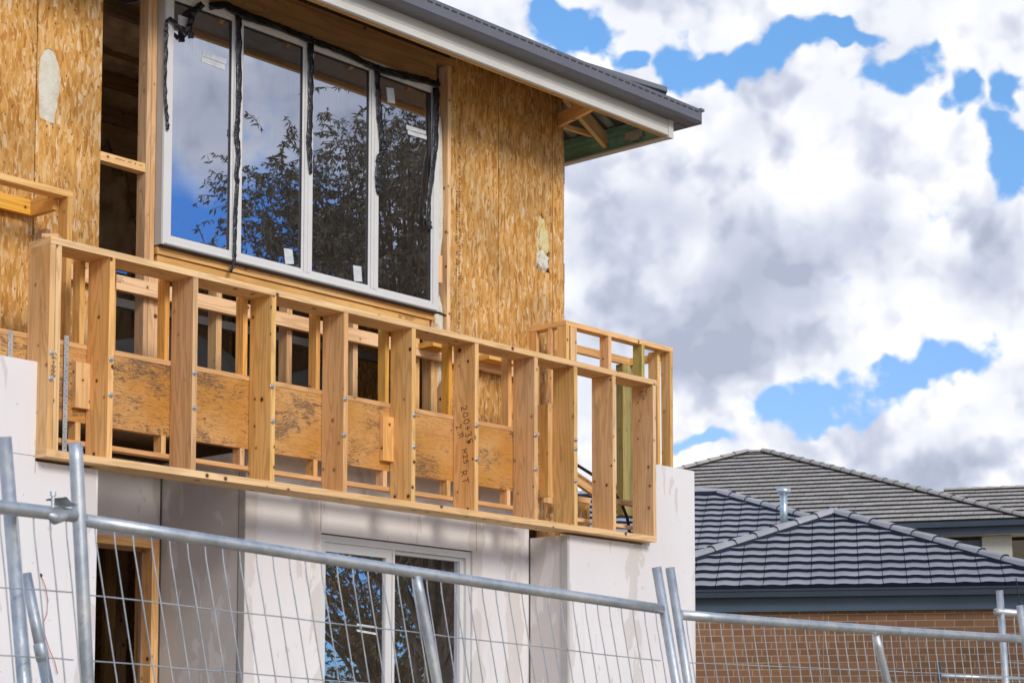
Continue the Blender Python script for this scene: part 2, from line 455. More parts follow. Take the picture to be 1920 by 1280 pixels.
# ---- strand board sheets
ZT = 6.87
def hole_sheet(x0, x1, z0, z1, loop, y0=W, th=.018):
    """sheet with an irregular hole: loop = list of (x,z)"""
    cx = sum(p[0] for p in loop)/len(loop); cz = sum(p[1] for p in loop)/len(loop)
    # resample around the loop by angle, with outer rectangle corners inserted
    ang = lambda p: math.atan2(p[1]-cz, p[0]-cx)
    A = sorted(set([ang(p) for p in loop]+[math.atan2(z-cz, x-cx) for x in (x0, x1) for z in (z0, z1)]))
    def inner(a):
        d = Vector((math.cos(a), math.sin(a))); best = None
        for i in range(len(loop)):
            p = Vector(loop[i]); q = Vector(loop[(i+1) % len(loop)]); e = q-p; w = p-Vector((cx, cz))
            den = d.x*e.y-d.y*e.x
            if abs(den) < 1e-12: continue
            tt = (w.x*e.y-w.y*e.x)/den; ss = (w.x*d.y-w.y*d.x)/den
            if tt > 0 and -1e-6 <= ss <= 1+1e-6 and (best is None or tt > best): best = tt
        best = best or .05
        return (cx+d.x*best, cz+d.y*best)
    def outer(a):
        dx, dz = math.cos(a), math.sin(a); ts = []
        if dx > 1e-9: ts.append((x1-cx)/dx)
        if dx < -1e-9: ts.append((x0-cx)/dx)
        if dz > 1e-9: ts.append((z1-cz)/dz)
        if dz < -1e-9: ts.append((z0-cz)/dz)
        tt = min(ts); return (cx+dx*tt, cz+dz*tt)
    b = MB(); n = len(A)
    for i in range(n):
        a, c = A[i], A[(i+1) % n]
        ia, ic, oa, oc = inner(a), inner(c), outer(a), outer(c)
        uvf = lambda p: (p[0]*1.0+x0*.37+5, p[1]+3)
        b.face([(ia[0], y0, ia[1]), (ic[0], y0, ic[1]), (oc[0], y0, oc[1]), (oa[0], y0, oa[1])][::-1], [uvf(ia), uvf(ic), uvf(oc), uvf(oa)][::-1])
        b.face([(ia[0], y0+th, ia[1]), (ic[0], y0+th, ic[1]), (oc[0], y0+th, oc[1]), (oa[0], y0+th, oa[1])], [uvf(ia), uvf(ic), uvf(oc), uvf(oa)])
        b.face([(ia[0], y0, ia[1]), (ia[0], y0+th, ia[1]), (ic[0], y0+th, ic[1]), (ic[0], y0, ic[1])], [uvf(ia)]*4)
        b.face([(oa[0], y0, oa[1]), (oc[0], y0, oc[1]), (oc[0], y0+th, oc[1]), (oa[0], y0+th, oa[1])], [uvf(oa), uvf(oc), uvf(oc), uvf(oa)])
    return b
def pxloop(pts, Y=W): return [(onY(x, y, Y).x, onY(x, y, Y).z) for x, y in pts]
left_hole = pxloop([(77, 212), (73, 190), (72, 160), (73, 130), (77, 104), (84, 93), (92, 91), (100, 95), (105, 108), (107, 130), (106, 160), (104, 190), (103, 215), (106, 235), (90, 227), (74, 220)])
right_hole = pxloop([(1015, 398), (1020, 408), (1024, 430), (1030, 442), (1027, 460), (1031, 475), (1029, 500), (1031, 513), (1018, 508), (1006, 503), (1006, 470), (1008, 440), (1010, 415)])
part('strand_board_sheet', MB().sheet(-2.6, .434, W, W+.018, 3.98, ZT), OSB)
part('strand_board_sheet', hole_sheet(.442, .906, 3.98, ZT, left_hole), OSB, label='strand board sheet with a rounded slot showing white insulation')
part('strand_board_sheet', MB().sheet(3.985, 4.4925, W, W+.018, 3.98, ZT), OSB)
part('strand_board_sheet', hole_sheet(4.5, 5.108, 3.98, ZT, right_hole), OSB, label='strand board sheet with a torn hole showing yellow insulation')
part('strand_board_sheet', MB().sheet(5.1155, 5.243, W+.001, W+.019, 3.98, ZT), OSB)
# side wall (unseen return) and ragged wrap edge at the corner
part('side_wall', MB().box(5.222, 5.241, W+.02, 8.6, 0, 6.9), OSB)
wr = MB()
zz = 4.0; 
while zz < 6.6:
    h = random.uniform(.08, .2)
    wr.beam((5.243, W+.012, zz), (0, 0, 1), (1, 0, 0), (0, 1, 0), h+.01, random.uniform(.006, .026), .02)
    zz += h
part('wall_wrap_edge', wr, FOILTAPE)
def blob(cx, cy, cz, rx, ry, rz, seed, mats, name, lumps=.15):
    bm = bmesh.new(); bmesh.ops.create_icosphere(bm, subdivisions=4, radius=1)
    from mathutils import noise as mn
    for v in bm.verts:
        d = 1+lumps*mn.noise(v.co*2.2+Vector((seed, 0, 0)))+lumps*.5*mn.noise(v.co*6+Vector((0, seed, 0)))
        v.co = Vector((cx+v.co.x*rx*d, cy+v.co.y*ry*d, cz+v.co.z*rz*d))
    me = bpy.data.meshes.new(name); bm.to_mesh(me); bm.free()
    for p in me.polygons: p.use_smooth = True
    me.materials.append(mats); o = bpy.data.objects.new(name, me); COL.objects.link(o)
    o.parent = house; o.matrix_parent_inverse = WORLD[house.name].inverted(); return o
c = onY(90, 160, .82)
b = blob(c.x+.005, .835, c.z, .10, .045, .30, 3, WOOL, 'insulation_batt', .1)
b['label'] = 'white wool insulation filling the rounded slot'
c = onY(1017, 450, .82)
b = blob(c.x+.005, .83, c.z+.02, .085, .035, .21, 9, WOOLY, 'insulation_batt', .45); b['label'] = 'torn yellow insulation bulging from the hole'
c = onY(1018, 492, .8)
blob(c.x, .82, c.z, .07, .04, .085, 5, WOOL, 'insulation_batt', .35)
# sheet stamp: two faint printed columns of small marks
st = MB()
for (xpx, y0, y1) in ((861, 215, 640), (856, 360, 520)):
    y = y0
    while y < y1:
        p = onY(xpx-(y-200)*.004, y, W-.0015)
        if random.random() < .72:
            w = random.uniform(.008, .018); h = random.uniform(.004, .012)
            st.beam((p.x, W-.0012, p.z), (1, 0, 0), (0, 0, 1), (0, 1, 0), w, h, .0008)
        y += random.uniform(3.2, 5.2)
part('printed_stamp', st, PENCIL)
# ---- upper wall framing round the opening and the window
def stick(name, x0, x1, y0, y1, z0, z1, m=PINE, g=None, parent=None, label=None):
    return part(name, MB().box(x0, x1, y0, y1, z0, z1, g), m, parent, label)
stick('wall_stud', 1.250, 1.284, .801, .886, 4.0, 6.78)
stick('wall_stud', 1.286, 1.321, .799, .886, 4.0, 6.78)
stick('wall_stud', 1.323, 1.40, .803, .888, 4.0, 4.74)
stick('wall_stud', 1.323, 1.395, .803, .888, 6.57, 6.78)
stick('noggin', .909, 1.249, .803, .872, 5.368, 5.422, PINE, 'x')
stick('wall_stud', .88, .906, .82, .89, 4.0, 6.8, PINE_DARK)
for (a, b_) in ((3.79, 3.825), (3.95, 3.984)): stick('wall_stud', a, b_, .80, .888, 4.0, 6.775)
stick('wall_stud', 3.827, 3.86, .806, .888, 4.0, 4.76); 
blob(3.887, .855, 5.85, .058, .045, .62, 2, WOOL, 'insulation_batt', .2)['label'] = 'pale insulation batt beside the window, upper'
blob(3.887, .85, 4.75, .06, .05, .36, 6, WOOL, 'insulation_batt', .2)['label'] = 'pale insulation batt beside the window, lower'
stick('noggin', 3.826, 3.90, .80, .87, 5.16, 5.36, PINE, 'z')
# sill timbers under the window
stick('sill_timber', 1.33, 3.79, .775, .885, 4.868, 4.914, PINE, 'x')
stick('sill_timber', 1.34, 3.76, .79, .885, 4.812, 4.864, PINE_YEL, 'x')
for x in (1.40, 1.83, 2.43, 3.03, 3.63): stick('cripple_stud', x, x+.045, .805, .885, 4.0, 4.81, PINE)
stick('header_beam', 1.325, 3.788, .76, .80, 6.535, 6.775, LVLH, 'x')
stick('top_timber', .4, 3.985, .77, .86, 6.777, 6.812, LVLH, 'x')
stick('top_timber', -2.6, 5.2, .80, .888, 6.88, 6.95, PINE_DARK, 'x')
stick('ledger_rail', .453, 4.838, .742, .785, 4.578, 4.668, PINE, 'x')
stick('blocking', 3.6, 3.8, .60, .741, 4.63, 4.665, PINE_YEL, 'x')
stick('blocking', 4.18, 4.5, .60, .741, 4.63, 4.665, PINE_YEL, 'x')
stick('blue_edged_board', .95, 1.12, .80, .83, 4.70, 4.712, plain('blue_paint', (.02, .12, .45), .5), 'x')

# ---- upstairs window
ZB, ZTOP = 4.922, 6.566
win = part('upper_window', MB().box(1.333, 3.789, .73, .80, ZB, ZB+.046, 'x').box(1.333, 3.789, .73, .80, ZTOP-.05, ZTOP, 'x')
           .box(1.333, 1.384, .731, .80, ZB+.046, ZTOP-.05).box(3.735, 3.789, .731, .80, ZB+.046, ZTOP-.05)
           .box(1.345, 3.775, .722, .731, ZB+.006, ZB+.016, 'x'), FRAME)
part('side_fin', MB().box(1.325, 1.332, .735, .803, ZB, ZTOP-.01), FRAME_G, win)
part('sill_gasket', MB().box(1.335, 3.80, .735, .79, ZB-.01, ZB-.001, 'x').beam((3.785, .715, ZB-.014), (1, -.2, -.25), (0, 1, 0), (0, 0, 1), .06, .02, .012), GASKET, win)
for xm in (1.922, 2.536, 3.150):
    part('mullion', MB().box(xm-.030, xm+.030, .729, .785, ZB+.047, ZTOP-.051).box(xm-.004, xm+.004, .724, .7285, ZB+.047, ZTOP-.051), FRAME, win)
for (a, b_) in ((1.384, 1.892), (1.952, 2.506), (2.566, 3.120), (3.180, 3.735)):
    s = part('sash', MB().box(a+.001, a+.018, .738, .775, ZB+.047, ZTOP-.051).box(b_-.018, b_-.001, .738, .775, ZB+.047, ZTOP-.051)
             .box(a+.018, b_-.018, .738, .775, ZB+.047, ZB+.066, 'x').box(a+.018, b_-.018, .738, .775, ZTOP-.072, ZTOP-.051, 'x'), FRAME, win)
    part('sash_gasket', MB().box(a+.018, a+.022, .742, .765, ZB+.067, ZTOP-.073).box(b_-.022, b_-.018, .742, .765, ZB+.067, ZTOP-.073)
         .box(a+.022, b_-.022, .742, .765, ZB+.066, ZB+.070, 'x').box(a+.022, b_-.022, .742, .765, ZTOP-.077, ZTOP-.073, 'x'), GASKET, win)
    g = MB(); g.face([(a+.02, .752, ZB+.068), (b_-.02, .752, ZB+.068), (b_-.02, .752, ZTOP-.074), (a+.02, .752, ZTOP-.074)])
    part('pane', g, GLASS, win)
def decal(name, px, Y, m, parent, th=.0012):
    b = MB(); pts = [onY(x, y, Y) for x, y in px]
    A = [Vector((p.x, Y-th, p.z)) for p in pts]
    b.face(A); 
    for i in range(len(A)):
        j = (i+1) % len(A); b.face([A[j], A[i], A[i]+Vector((0, th, 0)), A[j]+Vector((0, th, 0))])
    return part(name, b, m, parent)
for q in ([(380, 96), (425, 111), (424, 121), (379, 105)], [(378, 107), (422, 122), (421, 132), (377, 116)],
          [(334, 28), (352, 34), (349, 52), (334, 46)], [(532, 465), (548, 468), (551, 495), (535, 495)],
          [(662, 497), (677, 500), (679, 528), (664, 527)], [(724, 164), (738, 166), (741, 195), (727, 192)],
          [(762, 234), (799, 246), (798, 253), (762, 242)], [(764, 244), (800, 255), (800, 262), (765, 252)]):
    decal('paper_label', q, .751, STICK, win)

def ribbon(name, path, Y, m, parent, seed=1, sub=7, amp=.012):
    """wrinkled hanging tape; path = (px x, px y, half width px)"""
    rr = random.Random(seed); rows = []
    P = []
    for i in range(len(path)-1):
        for k in range(sub):
            t = k/sub; P.append([path[i][j]*(1-t)+path[i+1][j]*t for j in range(3)])
    P.append(list(path[-1]))
    cols = 5
    from mathutils import noise as mn
    for i, (x, y, w) in enumerate(P):
        a = P[max(i-1, 0)]; c = P[min(i+1, len(P)-1)]
        dx, dy = c[0]-a[0], c[1]-a[1]; L = math.hypot(dx, dy) or 1; nx, ny = -dy/L, dx/L
        row = []
        for k in range(cols):
            s = (k/(cols-1)*2-1)*w*(1+.22*mn.noise(Vector((i*.6, seed, 0))))
            p = onY(x+nx*s*.8, y+ny*s*.8, Y)
            p.y = Y-abs(amp*mn.noise(Vector((i*.8, k*1.3, seed))))*1.6-.002
            row.append(p)
        rows.append(row)
    b = MB(); base = 0; n = len(rows)
    for r in rows: b.v += [tuple(p) for p in r]
    for r in rows: b.v += [(p.x, p.y+.003, p.z) for p in r]
    N = n*cols
    def add(f): b.f.append(f); b.uv.append([(0, 0)]*4); b.mi.append(0); b.t.append(.5)
    for i in range(n-1):
        for k in range(cols-1):
            a = i*cols+k
            add((a, a+1, a+cols+1, a+cols)); add((N+a, N+a+cols, N+a+cols+1, N+a+1))
        a = i*cols; add((a, a+cols, N+a+cols, N+a)); a = i*cols+cols-1; add((a, N+a, N+a+cols, a+cols))
    for k in range(cols-1):
        add((k, N+k, N+k+1, k+1)); a = (n-1)*cols+k; add((a, a+1, N+a+1, N+a))
    return part(name, b, m, parent, smooth=True)
TY = .722
tp = 'flashing_tape'
ribbon(tp, [(392, 12, 9), (420, 10, 9), (460, 30, 11), (520, 50, 8), (580, 75, 8), (640, 97, 7), (690, 121, 7), (712, 131, 8), (760, 143, 9), (800, 152, 8), (824, 161, 7)], TY, TAPE, win, 1)
ribbon(tp, [(380, 8, 8), (362, 22, 8), (355, 45, 7), (352, 66, 7)], TY-.004, TAPE, win, 2)
ribbon(tp, [(350, 68, 5), (338, 56, 4), (326, 42, 4), (318, 35, 4), (311, 42, 4), (311, 60, 4)], TY-.008, TAPE, win, 3)
ribbon(tp, [(357, 62, 7), (357, 73, 7)], TY-.012, TAPE, win, 12)
ribbon(tp, [(311, 55, 4), (310, 100, 4), (309, 150, 3.5), (310, 190, 3), (313, 225, 3), (314, 244, 3.5)], TY, TAPE, win, 4)
ribbon(tp, [(447, 24, 7), (447, 80, 6), (448, 160, 6), (446, 220, 5), (443, 250, 6), (447, 290, 5), (443, 330, 5), (445, 340, 4), (441, 400, 4.5), (440, 450, 4), (439, 485, 4), (436, 500, 4), (431, 511, 3)], TY, TAPE, win, 5)
ribbon(tp, [(581, 68, 7), (582, 120, 6), (582, 180, 5.5), (581, 235, 6), (579, 265, 6), (581, 300, 5), (582, 326, 4)], TY, TAPE, win, 6)
ribbon(tp, [(706, 122, 6), (708, 170, 6), (711, 220, 6), (716, 262, 5), (722, 283, 5)], TY, TAPE, win, 7)
ribbon(tp, [(721, 282, 5), (712, 292, 6), (706, 303, 3)], TY-.006, TAPE, win, 8)
ribbon(tp, [(710, 303, 5), (708, 325, 7), (709, 350, 7), (712, 364, 6)], TY, TAPE, win, 9)
ribbon(tp, [(817, 165, 8), (817, 220, 7), (815, 280, 6), (809, 330, 6), (804, 370, 5), (801, 410, 5), (806, 430, 6)], TY, TAPE, win, 10)

# ---- roof, fascia, gutter
XE = 5.83; YE = .2; ZF0, ZF1 = 6.567, 6.70
part('front_fascia', MB().box(-3.2, 5.775, .196, .222, ZF0, ZF1+.04, 'x').box(-3.2, 5.775, .190, .196, ZF0+.004, ZF0+.016, 'x').box(-3.2, 5.775, .193, .196, ZF0+.058, ZF0+.061, 'x'), FASC)
part('fascia_corner_cap', MB().box(5.776, 5.835, .188, .224, ZF0-.012, ZF1+.04), FASC)
part('fascia_backing', MB().box(-3.2, 5.76, .224, .245, ZF0-.006, ZF0+.03, 'x'), PINE)
part('side_fascia_lip', MB().box(5.765, 5.83, .226, 8.8, ZF0-.012, ZF0+.002, 'y'), FASC)
part('side_fascia', MB().box(5.805, 5.83, .226, 8.8, ZF0+.003, ZF1+.06, 'y').box(5.795, 5.805, .226, 8.8, ZF0+.09, ZF0+.1, 'y').box(5.797, 5.805, .226, 8.8, ZF0+.14, ZF0+.148, 'y'), GREEN)
part('fascia_bracket', MB().box(5.77, 5.80, .45, .62, ZF0+.05, ZF0+.11, 'y').box(5.765, 5.772, .47, .56, ZF0+.03, ZF0+.09, 'y'), FRAME_G)
# gutter: quad profile, real depth, with overflow slots
prof = [(.19, 6.70), (.19, 6.765), (.187, 6.765), (.187, 6.703), (.092, 6.703), (.080, 6.715), (.080, 6.798), (.092, 6.806), (.094, 6.812), (.070, 6.812), (.068, 6.806), (.066, 6.716), (.086, 6.694), (.19, 6.694)]
g = MB()
x0, x1 = -3.2, 6.03
n = len(prof)
for i in range(n):
    a, c = prof[i], prof[(i+1) % n]
    g.face([(x0, a[0], a[1]), (x1, a[0], a[1]), (x1, c[0], c[1]), (x0, c[0], c[1])])
g.box(6.03, 6.04, .066, .2, 6.694, 6.80); g.box(6.02, 6.068, .060, .11, 6.798, 6.818)
g.box(5.9, 6.04, .2, 1.0, 6.694, 6.70, 'y'); g.box(6.03, 6.04, .2, 8.8, 6.694, 6.806, 'y')
gut = part('front_gutter', g, GUTT)
sl = MB(); x = -3.1
while x < 5.95:
    sl.box(x, x+.052, .0645, .0665, 6.778, 6.789, 'x'); x += .078
part('gutter_slots', sl, SLOT, gut)
# roof sheets: front slope and right slope meeting on the hip
def roof_z(d): return 6.775+d*.41
AX, AY = 1.33, 4.70
za = roof_z(4.5)
rf = MB()
t_ = .04
def tri(pts, th=.035):
    top = [Vector(p)+Vector((0, 0, th)) for p in pts]; bot = [Vector(p) for p in pts]
    rf.face(top); rf.face(bot[::-1])
    for i in range(len(top)):
        j = (i+1) % len(top); rf.face([bot[i], bot[j], top[j], top[i]])
tri([(-3.2, .10, roof_z(-.1)), (5.90, .10, roof_z(-.1)), (AX, AY, za), (-3.2, AY, za)])
tri([(5.90, .101, roof_z(-.1)), (5.93, 9.3, roof_z(-.1)), (AX, 9.3, za), (AX, AY, za)])
tri([(-3.2, AY, za), (AX, AY, za), (AX, 9.3, za), (-3.2, 9.3, za)])
part('roof_sheet', rf, GUTT)
us = MB()
for k in range(24):
    x = 5.75-k*.19; us.beam((x, .25, roof_z(.05)-.03), (0, 1, .41), (1, 0, 0), (0, 0, 1), min(4.4, (5.8-x)*1.08+.02), .07, .018)
for k in range(16):
    y = .35+k*.19; L = (y-.2)
    us.beam((5.78, y, roof_z(.05)-.035), (-1, 0, .41), (0, 1, 0), (0, 0, 1), L*1.08, .07, .018)
part('roof_underside_ribs', us, ROOFU)
# hip cap, stepped end
hd = Vector((-1, 1, .41)).normalized(); hs = Vector((1, 1, 0)).normalized()
part('hip_cap', MB().beam(Vector((5.78, .22, 6.775+.035+.22*.41-.012))-hs*.10, hd, hs, (0, 0, 1), 5.6, .20, .036), GUTT)
# eave rafters at the corner
for (p, q, w, h, nm) in ((onY(1048, 237, .86), onY(1112, 207, .30), .035, .10, 'rafter'),):
    pass
def raft(p, q, h, m=PINE, th=.035, name='rafter'):
    p, q = Vector(p), Vector(q); A = (q-p).normalized(); B = A.cross(Z_).normalized(); Cc = B.cross(A).normalized()
    if Cc.z < 0: Cc = -Cc
    return part(name, MB().beam(p-B*th/2, A, B, Cc, (q-p).length, th, h), m)
raft(onY(1040, 243, .88), onY(1117, 204, .245), .10)              # jack rafter to the front fascia
raft(onX(1058, 188, 5.1), onX(1135, 278, 5.775), .11)             # outrigger toward the side fascia
raft(onX(1048, 238, 5.32), onX(1109, 257, 5.72), .035)
for x in (4.6, 4.0, 3.4, 2.8, 2.2, 1.6, 1.0, .4, -.2, -.8, -1.4): raft((x, 1.2, 7.10), (x, .25, 6.70), .07, PINE, name='rafter')
for k in range(1, 4): part('roof_batten', MB().box(-3.1, 5.5-k*.25, .2+k*.28, .24+k*.28, roof_z(k*.28)-.045, roof_z(k*.28)-.01, 'x'), PINE)
part('truss_foot', MB().box(-2.6, 5.2, .70, .745, 6.83, 6.87, 'x'), PINE)

# ---- balcony front frame
bal = part('balcony_frame', MB().box(.0, 5.365, .0, .2, 4.531, 4.568, 'x').box(.0, 5.355, .0, .2, 3.362, 3.402, 'x'), PINE_FRONT,
           label='long timber balustrade frame bolted to the floor beam')
studs = [(.0, .036), (.040, .076)]+[(x-.036, x) for x in (.433, 1.026, 1.627, 2.225, 2.826, 3.424, 4.027, 4.452, 4.884, 5.357)]
for i, (a, b_) in enumerate(studs):
    j = random.uniform(-.003, .003)
    part('balcony_stud', MB().box(a, b_, .003+j*.3, .198, 3.402, 4.531), PINE if i > 1 else PINE, bal)
bolts = [(98.5, 661), (96.8, 709), (209.5, 673), (208.5, 740), (365.8, 699), (365.5, 764), (511, 724), (512.5, 789.5), (648, 747.5), (646.5, 815),
         (777.8, 778), (777.5, 837), (894.5, 797.5), (894.8, 860.5), (1005, 815), (1005, 879), (1080.2, 824), (1080.2, 841), (1080.2, 901)]
for (x, y) in bolts:
    p = onY(x, y, -.004)
    q = MB(); q.tube([(p.x, .001, p.z), (p.x, -.003, p.z)], .0155, 14)
    q.tube([(p.x, -.003, p.z), (p.x, -.009, p.z), (p.x, -.014, p.z)], [.0125, .011, .006], 12)
    part('bolt', q, ZINC, bal, smooth=False)
# ---- floor beam and second frame behind
part('floor_beam', MB().beam((-2.6, .203, 3.615), (1, 0, 0), (0, 0, 1), (0, 1, 0), 6.87, .416, .045, 0, (3.3, 1.7)), LVL)
rear = part('rear_frame', MB().box(-2.6, 4.27, .201, .271, 4.033, 4.062, 'x').box(-2.6, 4.27, .201, .271, 3.486, 3.512, 'x'), PINE_YEL)
for x in (-.82, -.22, .377, .593, .977, 1.574, 2.171, 2.78, 3.376, 3.977):
    part('rear_stud', MB().box(x-.034, x, .202, .270, 4.0625, 4.55), PINE_YEL if x != .377 else PINE, rear)
    part('rear_stud', MB().box(x-.034-.012, x-.012, .202, .270, 3.5125, 3.6145), PINE, rear)
for (xa, xb, ya, yb, lx) in ((137, 167, 677, 768, 0), (713, 735, 779, 866, 1)):
    a = onY(xa+6, ya, .165); c = onY(xb+8, yb, .165)
    part('packing_block', MB().box(a.x, c.x, .166, .2015, c.z, a.z, 'z'), PINE, rear)
a = onY(1020, 764, .18); part('packing_block', MB().box(4.27, 4.305, .12, .24, 3.60, a.z+.02, 'z'), PINE, rear)
part('packing_block', MB().box(4.307, 4.42, .205, .25, 3.57, a.z+.015, 'z'), PINE, rear)
# galvanised straps
def strap(xpx, y0, y1, Y):
    a = onY(xpx, y0, Y); c = onY(xpx-2, y1, Y)
    b = MB(); b.box(a.x, a.x+.03, Y, Y+.0015, c.z, a.z)
    o = part('metal_strap', b, GALV)
    h = MB(); z = c.z+.02
    while z < a.z-.01:
        h.tube([(a.x+.015+random.uniform(-.004, .004), Y+.0003, z), (a.x+.015, Y-.0006, z)], .0035, 8)
        h.tube([(a.x+.008, Y+.0003, z+.016), (a.x+.008, Y-.0006, z+.016)], .0026, 8)
        z += .036
    part('strap_holes', h, SLOT, o)
strap(121, 628, 846, .19); strap(15.5, 619, 700, .199)

# ---- box frames standing over the wing walls
bx = part('parapet_frame', MB().box(4.84, 6.136, .436, .526, 4.962, 4.998, 'x').box(4.84, 4.93, .528, .798, 4.962, 4.998, 'y'), PINE,
          label='open timber parapet frame over the end pier, right of the balcony')
for (a, b_, ya, yb, m) in ((4.841, 4.876, .437, .525, PINE), (4.893, 4.928, .4375, .525, PINE_FRONT), (4.93, 4.965, .438, .525, PINE), (5.338, 5.373, .438, .525, PINE), (5.744, 5.779, .438, .525, PINE_GREEN),
                           (6.100, 6.135, .437, .525, PINE), (6.02, 6.055, .50, .59, PINE)):
    part('parapet_stud', MB().box(a, b_, ya, yb, 3.5, 4.961), m, bx)
part('parapet_stud', MB().box(4.842, 4.877, .73, .80, 3.5, 4.961), PINE, bx)
part('parapet_stud', MB().box(4.842, 4.877, .58, .615, 3.5, 4.961), PINE, bx)
for q in ((5.25, 6.136, .83, .865, 4.905, 4.965, 'x'), (6.09, 6.13, .527, .829, 4.905, 4.96, 'y'), (5.30, 6.09, .45, .50, 3.70, 3.735, 'x'), (4.5, 6.05, .30, .34, 3.49, 3.515, 'x'), (4.35, 5.1, .42, .46, 3.66, 3.70, 'x')):
    part('parapet_rail', MB().box(*q), PINE, bx)
part('parapet_stud', MB().box(6.0, 6.06, .832, .90, 3.7, 4.904), PINE_GREEN, bx)
part('parapet_stud', MB().box(6.062, 6.13, .832, .90, 3.7, 4.904), PINE_GREEN, bx)
bl = part('parapet_frame', MB().box(-2.6, .451, .436, .526, 4.962, 4.998, 'x'), PINE, label='open timber parapet frame over the near pier, left of the balcony')
for (a, b_) in ((.416, .451), (-.45, -.415), (-1.05, -1.015)): part('parapet_stud', MB().box(a, b_, .437, .525, 4.063, 4.961), PINE, bl)
for q in ((.379, .4145, .5265, .765, 4.897, 4.995, 'y'), (-2.6, .378, .745, .785, 4.903, 4.993, 'x')):
    part('parapet_rail', MB().box(*q), PINE_YEL, bl)
part('parapet_stud', MB().box(.453, .488, .70, .785, 4.063, 4.83), PINE, bl)
# parapet lower skin behind
part('strand_board_offcut', MB().sheet(5.0, 5.62, .86, .878, 3.2, 3.76), OSB)

# ---- ground floor walls of pale panels
w = MB()
w.prism([(-3.2, 0), (.415, 0), (.415, 3.345), (-.0, 3.345), (-.0, 3.89), (-3.2, 3.89)], (0, .10, 0), X_, Z_, Y_, .24)
part('end_wall_near', w, PANEL).name = 'end_wall'
w = MB()
w.prism([(4.456, 0), (5.957, 0), (5.957, 3.345), (4.456, 3.345)], (0, .10, 0), X_, Z_, Y_, .361)
w.prism([(5.40, 3.3451), (5.957, 3.3451), (5.957, 3.966), (5.40, 3.966)], (0, .10, 0), X_, Z_, Y_, .075)
part('end_wall', w, PANEL)
w = MB()
w.box(1.80, 2.435, .462, .60, 0, 3.66, 'z'); w.box(3.862, 4.455, .462, .60, 0, 3.66, 'z'); w.box(2.435, 3.862, .462, .60, 3.205, 3.66, 'x')
part('ground_wall', w, PANEL)
w = MB(); w.box(1.80, 1.90, .60, 1.40, 0, 3.66, 'z'); w.box(.0, .1, .34, 1.30, 0, 3.66, 'z')
w.box(1.758, 1.80, 1.30, 1.40, 0, 3.66, 'z'); w.box(0, 1.758, 1.30, 1.40, 3.155, 3.66, 'x'); w.box(0.0, .86, 1.30, 1.40, 0, 3.155, 'z')
part('recess_wall', w, PANEL)
j = MB()
j.box(1.7955, 1.7995, 1.285, 1.2995, 0, 3.66); j.box(4.4535, 4.4555, .448, .4615, 0, 3.35)
j.box(1.797, 1.7995, .52, .526, 0, 3.66)
j.box(2.430, 2.4325, .4605, .4619, 3.21, 3.66); j.box(3.90, 3.902, .4605, .4619, 3.21, 3.66)
j.box(-1.2, 0.0, .0985, .0998, 3.372, 3.374, 'x'); j.box(-.002, 0.0, .0985, .0998, 3.28, 3.36)
part('panel_joint', j, plain('joint_grey', (.13, .12, .12), .9))
BEAD = plain('bead_grey', (.50, .49, .47), .7)
part('corner_bead', MB().box(4.452, 4.4745, .0975, .0998, 0, 3.34), BEAD)
part('corner_bead', MB().box(4.452, 4.4559, .0999, .16, 0, 3.34), BEAD)
part('corner_bead', MB().box(1.7965, 1.7995, .464, .52, 0, 3.6), BEAD)
# doorway lining
dw = part('doorway', MB().box(1.70, 1.757, 1.25, 1.42, 0, 3.10, 'z').box(.86, 1.757, 1.25, 1.42, 3.10, 3.153, 'x').box(.861, .91, 1.25, 1.42, 0, 3.10, 'z'), PINE_YEL)
part('door_stop', MB().box(1.68, 1.699, 1.33, 1.36, 0, 3.08, 'z').box(.92, 1.68, 1.33, 1.36, 3.08, 3.099, 'x'), PINE_DARK, dw)
# interior of the ground floor, dim
for (x, y) in ((1.15, 2.6), (1.5, 2.9), (1.9, 2.4), (2.2, 2.4), (1.3, 2.2), (2.6, 2.8)):
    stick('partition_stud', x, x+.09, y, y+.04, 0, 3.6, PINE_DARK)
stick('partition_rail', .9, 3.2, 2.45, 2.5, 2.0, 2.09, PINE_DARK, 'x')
cb = MB()
for k in range(6):
    x = 1.75+k*.022; pts = [(x+random.uniform(-.01, .01), 2.2, 3.5-i*.3) for i in range(9)]; cb.tube(pts, .004, 6)
part('hanging_cables', cb, WIRE_W)
for (a, b_) in ((-2.6, 5.2),):
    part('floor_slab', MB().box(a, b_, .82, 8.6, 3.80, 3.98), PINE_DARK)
    part('ground_slab', MB().box(-3.1, 5.9, .35, 8.6, 0.0, .12), CONC)
part('back_wall', MB().box(-2.6, 5.2, 8.5, 8.6, 0, 6.9), WOOLD)
part('left_wall', MB().box(-2.7, -2.6, .82, 2.0, 0, 6.9).box(-2.7, -2.6, 2.0, 8.6, 0, 4.6), WOOLD)  # unseen wall, upper part left open as an added light source for the ceiling
part('ceiling_insulation', MB().box(-2.55, 5.2, 2.2, 8.5, 6.72, 6.80), WOOLD)
